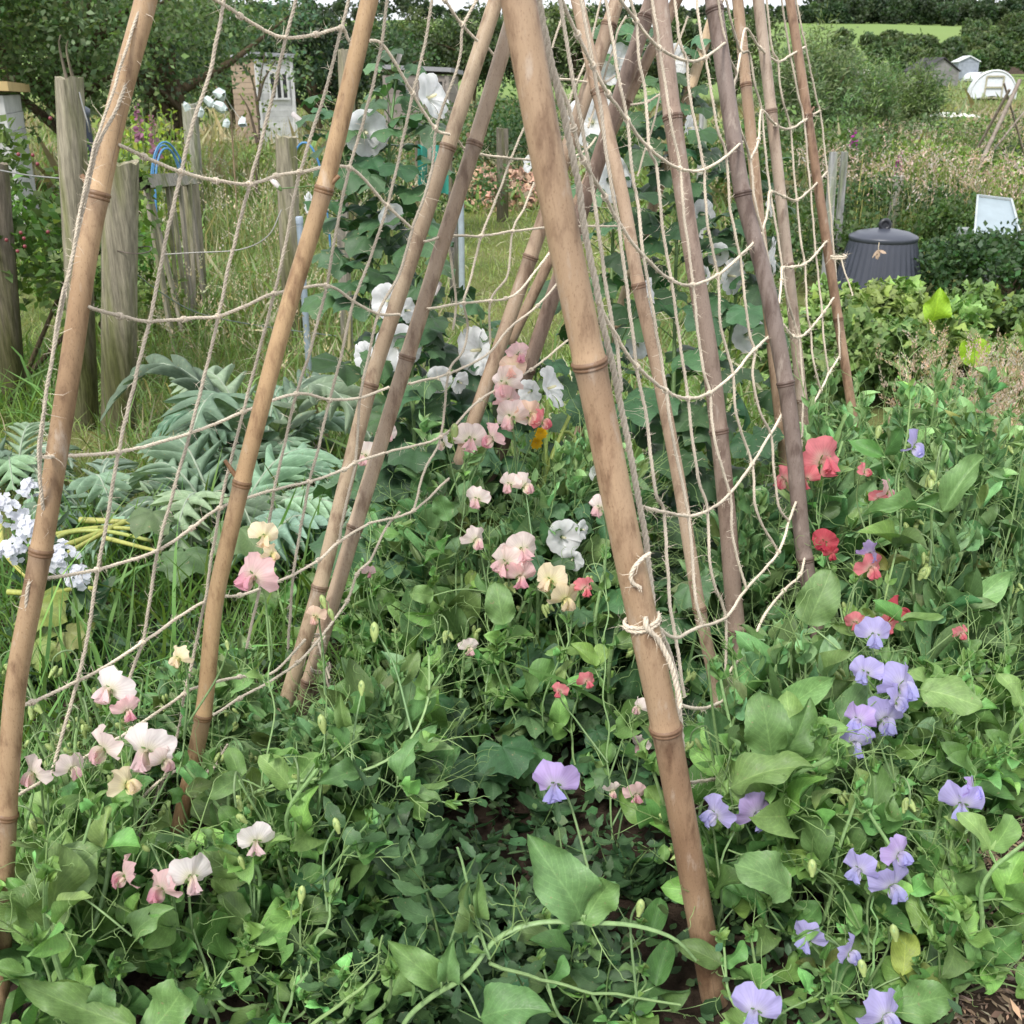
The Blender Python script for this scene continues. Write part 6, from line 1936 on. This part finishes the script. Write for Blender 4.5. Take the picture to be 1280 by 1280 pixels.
def wire(label, pts, r=.0022, tint=(.20, .20, .20), name='fence_wire'):
    P = np.array([Gy(x, y, Y) for x, y, Y in pts])
    t = thing(name, label, 'wire', P[0])
    g = Geo()
    tube(g, catmull(P, 40), r, 5, tint)
    g.build('strand', M_METAL, t)


wire('slack fence wire crossing the grass from the rail gate to the squat post', [(205, 318, 6.4), (240, 316, 6.4), (300, 312, 6.4), (335, 295, 6.4), (352, 262, 6.45)], .004, (.33, .32, .30))
wire('plain wire from the dark leaning post to the tall split post', [(-5, 212, 4.5), (35, 219, 4.4), (75, 223, 4.3)], .003, (.32, .32, .31))
wire('wire tail drooping from the top of the tall split post', [(99, 115, 4.28), (104, 135, 4.28), (110, 155, 4.28), (112, 165, 4.3)], .003, (.4, .4, .38))
wire('low wire in the long grass right of the squat round post', [(165, 338, 4.3), (200, 365, 4.8), (250, 392, 5.2), (330, 408, 5.6), (420, 420, 5.8)], .003, (.22, .26, .25))
wire('green wire fence line behind the dry pink grasses', [(1170, 604, 2.9), (1220, 605, 2.9), (1300, 605, 2.9)], .0022, (.10, .16, .15))
g = Geo()

# ================================================================== compost bin
c = on_ground(1099, 8.0)
sc = 7.77 / F
t = thing('compost_bin', 'black ribbed plastic compost bin with round lid behind the currant bush', 'compost bin', c)
rim = Gy(1099, 298, 8.0)[2]
h = rim - c[2]
g = Geo()
rt, rb = 40 * sc, 58 * sc
zz = np.linspace(0, 1, 14)
lathe(g, [(rb + (rt - rb) * q, h * q) for q in zz], c, 144, (.040, .045, .062), ripple=lambda i, th: 1 + .018 * np.clip(np.cos(th * 36) * 2, -1, 1) * np.clip((13 - i) / 2.0, 0, 1))
g.build('body', M_PLASTIC, t)
g = Geo()
lathe(g, [(rt * .97, h - .02), (rt * 1.03, h - .012), (rt * 1.05, h + .012), (rt * 1.03, h + .022), (rt * .8, h + .048), (rt * .4, h + .068), (.001, h + .074)], c, 64, (.050, .056, .075))
lid = g.build('lid', M_PLASTIC, t)
g = Geo()
th = np.linspace(0, 2 * PI, 28)
tube(g, c + np.stack([np.cos(th) * .034, np.zeros(28), h + .100 + np.sin(th) * .034], 1), .016, 10, (.020, .021, .027))
box(g, c + (0, 0, h + .098), (.05, .012, .05), 0, (.022, .023, .03))
g.build('handle', M_PLASTIC, lid)
g = Geo()
q = Gy(1099, 303, 7.55)
tube(g, catmull([q, q + (-.004, -.01, -.03), q + (0, -.012, -.06)], 8), .003, 6, (.55, .47, .36))
leaves(g, LANCE[0], np.repeat((q + (0, -.012, -.05))[None], 6, 0), rdir(rs(3), 6, -1.6), rdir(rs(4), 6), .07, (.40, .30, .22))
g.build('string_tag', M_TWINE, t)
# cold frame
c = on_ground(1248, 9.0)
t = thing('cold_frame', 'tilted white glazed cold frame above dark brambles', 'cold frame', c)
zt = Gy(1248, 248, 9.2)[2]
g = Geo()
V = np.array([Gy(1222, 246, 9.4), Gy(1264, 251, 9.4), Gy(1277, 300, 8.75), Gy(1218, 296, 8.75)])
nrm = unit(np.cross(V[1] - V[0], V[3] - V[0]))
W = np.concatenate([V, V + nrm * .02 * (-1 if nrm[2] > 0 else 1)])
g.add(W, [(0, 1, 2, 3), (7, 6, 5, 4), (0, 4, 5, 1), (1, 5, 6, 2), (2, 6, 7, 3), (3, 7, 4, 0)], (.27, .33, .36))
g.build('glazing', M_PLASTIC, t, smooth=False)
for a, b_ in ((0, 1), (1, 2), (2, 3), (3, 0)):
    g = Geo()
    tube(g, np.array([V[a], (V[a] + V[b_]) / 2, V[b_]]) + (0, 0, .012), .012, 4, (.38, .42, .43))
    g.build('frame', M_PAINT, t, smooth=False)
g = Geo()
lo = V.mean(0)
box(g, (lo[0], lo[1], (lo[2] + c[2]) / 2 - .06), (.40, .55, max(lo[2] - c[2] - .1, .2)), 0, (.30, .33, .33))
g.build('box', M_PAINT, t, smooth=False)

# ================================================================== sheds, tunnels, hoops
def shed(label, px, Y, w, d, h, roof, wall, seed, rz=0.0, pitch=.0, gable=False, window=None, rows=10, base=None, name='garden_shed', roofc=(.30, .31, .34), side=None, door=None):
    c = on_ground(px, Y) if base is None else np.array((on_ground(px, Y)[0], Y, base))
    t = thing(name, label, 'shed', c)
    ca, sa = math.cos(rz), math.sin(rz)
    loc = lambda x, y, z: c + np.array((x * ca - y * sa, x * sa + y * ca, z))
    rnd = rs(14000 + seed)
    faces = {'front': (0, -d / 2, 0, w), 'back': (0, d / 2, 0, w), 'left_side': (-w / 2, 0, PI / 2, d), 'right_side': (w / 2, 0, PI / 2, d)}
    for nme, (x, y, rot, ln_) in faces.items():
        g = Geo()
        for k in range(rows):
            bh = h / rows
            tn = np.array(side if side is not None and 'side' in nme else wall) * rnd.uniform(.85, 1.1)
            box(g, loc(x, y, bh * (k + .5)), (ln_ - .002 * k, .03, bh * .97), rz + rot, tn, rx=.05)
        g.build('wall', M_PAINT, t, smooth=False)
    g = Geo()
    ov = .12
    if gable:
        rh = roof
        for sg in (-1, 1):
            V = np.array([loc(sg * (w / 2 + ov), -d / 2 - ov, h - .06), loc(0, -d / 2 - ov, h + rh), loc(0, d / 2 + ov, h + rh), loc(sg * (w / 2 + ov), d / 2 + ov, h - .06)])
            W = np.concatenate([V, V + (0, 0, .06)])
            g.add(W, [(0, 1, 2, 3), (7, 6, 5, 4), (0, 4, 5, 1), (1, 5, 6, 2), (2, 6, 7, 3), (3, 7, 4, 0)], roofc)
        gg = Geo()
        for y in (-d / 2, d / 2):
            gg.add([loc(-w / 2, y, h), loc(w / 2, y, h), loc(0, y, h + rh * .94)], [(0, 1, 2)], np.array(wall))
        gg.build('gable', M_PAINT, t, smooth=False)
    else:
        V = np.array([loc(-w / 2 - ov, -d / 2 - ov, h + .02 + roof), loc(w / 2 + ov, -d / 2 - ov, h + .02 + roof * .4), loc(w / 2 + ov, d / 2 + ov, h + .02), loc(-w / 2 - ov, d / 2 + ov, h + .02)])
        W = np.concatenate([V, V + (0, 0, .09)])
        g.add(W, [(0, 3, 2, 1), (4, 5, 6, 7), (0, 1, 5, 4), (1, 2, 6, 5), (2, 3, 7, 6), (3, 0, 4, 7)], roofc)
    g.build('roof', M_PAINT, t, smooth=False)
    if window:
        wx, wz, ww, wh, bars = window
        g = Geo()
        box(g, loc(wx, -d / 2 - .03, wz), (ww, .03, wh), rz, (.02, .022, .022))
        fr = g.build('window', M_PLASTIC, t, smooth=False)
        g = Geo()
        for k in range(bars + 2):
            box(g, loc(wx - ww / 2 + ww * k / (bars + 1), -d / 2 - .06, wz), (.05, .03, wh + .06), rz, wall)
        for z in (-1, 1):
            box(g, loc(wx, -d / 2 - .058, wz + z * (wh / 2 + .02)), (ww + .09, .028, .05), rz, np.array(wall) * .95)
        g.build('frame', M_PAINT, fr, smooth=False)
    if door:
        dx, dw, dh = door
        g = Geo()
        box(g, loc(dx, -d / 2 - .035, dh / 2), (dw, .03, dh), rz, np.array(wall) * .92)
        g.build('door', M_PAINT, t, smooth=False)
    for x in (-w / 2, w / 2):
        g = Geo()
        box(g, loc(x, -d / 2 - .02, h / 2), (.09, .06, h), rz, np.array(wall) * 1.02)
        g.build('corner_board', M_PAINT, t, smooth=False)
    return t


shed('small white boarded shed with barred window and bare wooden side', 333, 29.5, .95, 1.7, 2.05, .06, (.60, .60, .60), 1, rz=.62, window=(.08, 1.42, .50, .58, 2), rows=15, roofc=(.33, .34, .37), side=(.33, .25, .18), base=-.25)
shed('weathered grey plank hut with slit window behind the tall mallow', 530, 26.0, 1.45, 1.2, 1.75, .12, (.25, .22, .20), 2, rz=-.15, window=(.40, 1.45, .5, .35, 3), rows=9, roofc=(.28, .28, .30))
shed('pale pebbled white shed with flat tan fascia at the far left edge', -18, 12.0, .9, 1.6, 1.45, .06, (.50, .50, .49), 3, rz=.3, rows=8, roofc=(.46, .34, .16))
shed('low dark roofed grey plank shed behind the feathery willow', 1158, 74, 2.5, 2.2, .95, .75, (.24, .23, .23), 4, gable=True, rows=8, rz=.25, roofc=(.045, .042, .045), base=1.1)
shed('pale blue grey gabled shed with white trim above the polytunnel', 1199, 78, 1.25, 1.6, 1.35, .30, (.28, .31, .36), 5, gable=True, rows=12, rz=-.12, roofc=(.70, .72, .74), base=1.35, door=(0, .8, 1.2))
shed('dull brown hut at the far right edge under the scrub', 1262, 95, 1.6, 1.6, 1.1, .1, (.13, .09, .08), 6, rows=6, base=1.9, roofc=(.16, .12, .11))


def tunnel(label, px, py_base, Y, r, L, seed, rz=0.0, squash=1.05):
    c = Gy(px, py_base, Y)
    t = thing('polytunnel', label, 'polytunnel', c)
    ca, sa = math.cos(rz), math.sin(rz)
    loc = lambda x, y, z: c + np.stack([x * ca - y * sa, x * sa + y * ca, z + 0 * x], -1)
    th = np.linspace(-.15, PI + .15, 25)
    g = Geo()
    yy = np.linspace(0, L, 7)
    V = np.concatenate([loc(np.cos(th) * r, np.full(25, y), np.sin(th) * r * squash + .15 * r) for y in yy])
    g.add(V, grid_faces(6, 24), (.68, .71, .76))
    for y in (0.0, L):
        k = np.concatenate([loc(np.cos(th) * r * .985, np.full(25, y), np.sin(th) * r * .985 * squash + .15 * r), loc(np.array([0.0]), np.array([y]), np.array([.15 * r]))])
        g.add(k, [(i, i + 1, 25) for i in range(24)], (.62, .65, .70))
    g.build('cover', M_PLASTIC, t)
    for y in (-.02, L * .5):
        g = Geo()
        tube(g, loc(np.cos(th) * r * 1.005, np.full(25, y), np.sin(th) * r * 1.005 * squash + .15 * r), .035 * r, 6, (.72, .74, .76))
        g.build('hoop', M_METAL, t)
    g = Geo()
    dw, dh = r * .75, r * 1.0
    for x in (-.5, .5): box(g, loc(np.array(x * dw), np.array(-.05), np.array(dh * .5))[None][0], (.07 * r, .05, dh), rz, (.36, .34, .24))
    for z in (dh, dh * .52, .08): box(g, loc(np.array(0.0), np.array(-.055), np.array(z))[None][0], (dw, .05, .07 * r), rz, (.36, .34, .24))
    g.build('door_frame', M_PAINT, t, smooth=False)
    return t


tunnel('white polytunnel with wooden door frame at the far right', 1240, 124, 64, 1.22, 3.0, 1, rz=-.32, squash=1.1)
tunnel('tiny white cloche tunnel just behind the polytunnel', 1227, 101, 76, .45, 1.5, 2, rz=.3)
# pale covers lying on the plots
for (px, py, Y, w, d, h, tn, lab) in ((1083, 98, 40, 1.4, 1.0, .35, (.55, .62, .66), 'pale blue polythene cover left of the feathery willow'), (1080, 84, 55, .9, .8, .5, (.66, .62, .60), 'small pinkish white fleece cover above the polythene'),
                                      (1190, 140, 34, 1.7, .5, .14, (.72, .74, .68), 'strip of white fleece lying below the polytunnel'), (1183, 90, 77, .7, .6, .7, (.62, .58, .26), 'yellow flowering shrub cover beside the blue grey shed'),
                                      ):
    c = Gy(px, py, Y)
    t = thing('plot_cover', lab, 'cover', c - (0, 0, h))
    g = Geo()
    u, v = np.meshgrid(np.linspace(-1, 1, 19), np.linspace(-1, 1, 13))
    z = (1 - np.abs(u) ** 3) * (1 - np.abs(v) ** 3) * (.8 + .2 * np.sin(u * 5 + px) * np.cos(v * 4)) + .05 * np.sin(u * 13 + v * 7)
    g.add(np.stack([c[0] + u * w / 2, c[1] + v * d / 2, c[2] - h + z * h], -1).reshape(-1, 3), grid_faces(12, 18), tn)
    g.build('sheet', M_PLASTIC, t)
    g = Geo()
    for sg in (-1, 1): box(g, c + (sg * w * .5, -d * .5, -h + .04), (.08, .08, .08), .3, (.25, .2, .17))
    g.build('weight', M_CHIP, t, smooth=False)
# blue water-pipe hoops
for k, (x0, x1, yt, Y) in enumerate(((196, 248, 178, 8.6), (202, 246, 186, 8.2), (198, 240, 182, 9.0))):
    a, b_ = on_ground(x0, Y), on_ground(x1, Y + .35)
    top = Gy((x0 + x1) / 2, yt, Y + .1)
    th = np.linspace(0, PI, 22)
    P = (a + b_) / 2 + np.cos(th)[:, None] * (a - b_) / 2
    P[:, 2] = np.where(np.sin(th) > 0, a[2] + (top[2] - a[2]) * np.sin(th) ** .55, a[2])
    t = thing('hoop', ('outermost blue water pipe hoop left of the twine square', 'innermost blue water pipe hoop left of the twine square', 'middle blue water pipe hoop left of the twine square')[k], 'hoop', (a + b_) / 2)
    g = Geo()
    tube(g, P, .008, 8, (.06, .20, .40))
    g.build('pipe', M_PLASTIC, t)
    g = Geo()
    for q in (a, b_): tube(g, np.array([q, q + (0, 0, .12), q + (0, 0, .2)]), .009, 6, (.3, .3, .3))
    g.build('peg', M_METAL, t)
t = thing('hoop', 'lone blue pipe hoop beside the smooth tan cane', 'hoop', on_ground(390, 9))
g = Geo()
th = np.linspace(0, PI, 20)
a = on_ground(390, 9)
top = Gy(392, 178, 9)
tube(g, np.stack([a[0] + np.cos(th) * .16, np.full(20, a[1]), a[2] + (top[2] - a[2]) * np.sin(th) ** .5], 1), .009, 8, (.06, .20, .40))
g.build('pipe', M_PLASTIC, t)
# teal netting on stakes
t = thing('netting_screen', 'teal windbreak netting behind the tall mallow', 'netting', on_ground(540, 11))
g = Geo()
for (x0, x1, ph) in ((522, 534, 0), (540, 562, 2)):
    u, v = np.meshgrid(np.linspace(0, 1, 12), np.linspace(0, 1, 10))
    A_, B_ = Gy(x0, 180, 11.0), Gy(x1, 184, 11.2)
    C_ = Gy(x0, 240, 11.0)
    P = A_ + (B_ - A_) * u[..., None] + (C_ - A_) * v[..., None]
    P[..., 1] += .03 * np.sin(u * 9 + ph)
    g.add(P.reshape(-1, 3), grid_faces(9, 11), (.05, .33, .26))
g.build('net_panel', M_PLASTIC, t)
g = Geo()
for x in (521, 563): tube(g, np.array([Gy(x, 176, 11.1), Gy(x, 200, 11.1), on_ground(x, 11.1)]), .02, 6, (.2, .17, .13))
g.build('stake', M_WOOD, t)
# bird scarers: cut plastic bottles on a cane
bs_ = [(276, 118, 10), (262, 128, 8), (276, 134, 9), (233, 133, 6), (283, 154, 6), (303, 152, 7), (250, 140, 7)]
for k, (px, py, s_) in enumerate(bs_):
    Y = 11.0
    c = Gy(px, py, Y)
    t = thing('bird_scarer', 'white cut plastic bottle scarer hung left of the white shed', 'bird scarer', c, 'white cut plastic bottle scarer hung left of the white shed')
    g = Geo()
    rr = s_ / F * Y * .62
    rnd = rs(200 + k)
    lathe(g, [(rr, -rr * 1.2), (rr * 1.02, 0), (rr * .95, rr * .7), (rr * .4, rr * 1.2), (rr * .35, rr * 1.5)], c, 6, (.48, .55, .54), axis=rdir(rnd, 1, .5)[0], ripple=lambda i, th: 1 + .25 * np.sin(th * 2 + i))
    g.build('bottle', M_PLASTIC, t, smooth=False)
    g = Geo()
    p = Gy(275, 112, Y) + (0, .05, 0)
    tube(g, catmull([c, (c + p) / 2 - (0, 0, .02), p], 8), .003, 4, (.5, .5, .45), cap=False)
    g.build('string', M_TWINE, t)
t = thing('scarer_cane', 'leaning thin cane that carries the white bottle scarers', 'cane', on_ground(296, 11.1))
g = Geo()
tube(g, np.array([on_ground(296, 11.1), Gy(288, 140, 11.1), Gy(270, 108, 11.1)]), .009, 6, (.30, .22, .14))
g.build('culm', M_BAMBOO, t)
# bare sapling in front of the white shed
t = thing('bare_sapling', 'spindly bare sapling in front of the white shed', 'sapling', on_ground(322, 13))
g = Geo()
for pts in [[(320, 240), (324, 170), (323, 120), (331, 66)], [(324, 150), (318, 110), (308, 80)], [(323, 125), (330, 100), (345, 75)], [(322, 180), (312, 140), (300, 118)]]:
    tube(g, catmull(np.array([Gy(x, y, 13) for x, y in pts]), 14), np.linspace(.022, .006, 14), 6, (.13, .10, .08))
g.build('trunk', M_WOOD, t)
gl = Geo()
rnd = rs(170)
P = np.array([Gy(rnd.uniform(300, 348), rnd.uniform(75, 200), 13 + rnd.normal() * .2) for _ in range(160)])
leaves(gl, DIAM, P, rdir(rnd, 160), rdir(rnd, 160, .6), .06, vary(rnd, (.16, .20, .06), 160))
gl.build('crown', M_FAR, t)
# far wigwam of old canes
for k, (a, b_, Y0, Y1, lab) in enumerate([((1275, 100), (1222, 212), 13.0, 12.4, 'grey cane of the far wigwam leaning from lower left'), ((1262, 112), (1206, 215), 13.0, 13.6, 'thin grey cane of the far wigwam, furthest left'),
                                          ((1255, 104), (1284, 205), 13.0, 13.4, 'thin cane of the far wigwam standing steepest'), ((1280, 140), (1240, 190), 13.0, 12.8, 'short slanting cane low in the far wigwam')]):
    A_, B_ = Gy(*a, Y0), Gy(*b_, Y1)
    foot = B_ + (B_ - A_) * ((B_[2] - float(gz(B_[0], B_[1]))) / max(A_[2] - B_[2], .05))
    t = thing('old_cane', lab, 'cane', foot, 'canes of the far wigwam')
    g = Geo()
    tube(g, np.array([foot, (foot + A_) / 2, A_]), (.024, .018, .012, .012)[k], 7, (.26, .22, .18))
    g.build('culm', M_BAMBOO, t)
    g = Geo()
    for q in (.3, .55, .8): lathe(g, [(.010, -.01), (.020, 0), (.010, .01)], foot + (A_ - foot) * q, 8, (.2, .16, .13), axis=A_ - foot)
    g.build('node', M_BAMBOO, t)
# small water butt lid glimpsed behind the leftmost cane
t = thing('water_butt', 'dark blue water butt half hidden behind the leftmost cane', 'water butt', on_ground(117, 9.5))
g = Geo()
c = on_ground(117, 9.5)
h = Gy(120, 134, 9.5)[2] - c[2]
lathe(g, [(.11, 0), (.13, h * .5), (.12, h * .95)], c, 32, (.030, .040, .065), ripple=lambda i, th: 1 + .01 * np.cos(th * 12))
g.build('barrel', M_PLASTIC, t)
g = Geo()
lathe(g, [(.12, h * .94), (.132, h * .95), (.132, h * .99), (.07, h * 1.02), (.001, h * 1.03)], c, 32, (.06, .075, .10))
g.build('lid', M_PLASTIC, t)
# ================================================================== light, sky, camera
EL, AZ = R(52), R(-150)          # a veiled high sun behind and to the left of the camera
w = bpy.data.worlds.new('World')
SC.world = w
w.use_nodes = True
ns_, ln = w.node_tree.nodes, w.node_tree.links
ns_.clear()
sky = ns_.new('ShaderNodeTexSky')
sky.sky_type = 'NISHITA'
sky.sun_disc = False
sky.sun_elevation = EL
sky.sun_rotation = AZ
sky.altitude = 20
sky.air_density = 1.0
sky.dust_density = 2.5
tc = ns_.new('ShaderNodeTexCoord')
nz = node(ns_, 'ShaderNodeTexNoise', Scale=2.6, Detail=6.0, Roughness=.6)
mp = ns_.new('ShaderNodeMapping')
mp.inputs['Scale'].default_value = (1, 1, 3.2)
ln.new(tc.outputs['Generated'], mp.inputs['Vector'])
ln.new(mp.outputs[0], nz.inputs['Vector'])
cl = ramp(ns_, ln, nz.outputs['Fac'], [(.28, .72), (.62, .97)])
col = mix_col(ns_, ln, cl, sky.outputs[0], (8.6, 8.8, 9.3))
bg = node(ns_, 'ShaderNodeBackground', Strength=.108)
ln.new(col, bg.inputs['Color'])
ln.new(bg.outputs[0], ns_.new('ShaderNodeOutputWorld').inputs['Surface'])
L = bpy.data.lights.new('Sun', 'SUN')
L.energy = 2.5
L.angle = R(12)
L.color = (1.0, .965, .91)
so = link(bpy.data.objects.new('Sun', L))
sd = Vector((math.sin(AZ) * math.cos(EL), math.cos(AZ) * math.cos(EL), math.sin(EL)))
so.rotation_euler = sd.to_track_quat('Z', 'Y').to_euler()
so.location = (0, 0, 30)
cam = bpy.data.cameras.new('Camera')
cam.sensor_width = 36.0
cam.lens = 36.0 * F / 1280
cam.clip_start = .02
cam.clip_end = 3000
cam.dof.use_dof = True
cam.dof.focus_distance = 1.9
cam.dof.aperture_fstop = 14
co = link(bpy.data.objects.new('Camera', cam))
co.location = EYE
co.rotation_euler = (PI / 2 - PITCH, 0, 0)
SC.camera = co
SC.view_settings.view_transform = 'Standard'
SC.view_settings.look = 'None'
SC.view_settings.exposure = 0.66
SC.view_settings.gamma = 1.0
SC.cycles.use_denoising = True
SC.cycles.max_bounces = 8
SC.cycles.transparent_max_bounces = 4
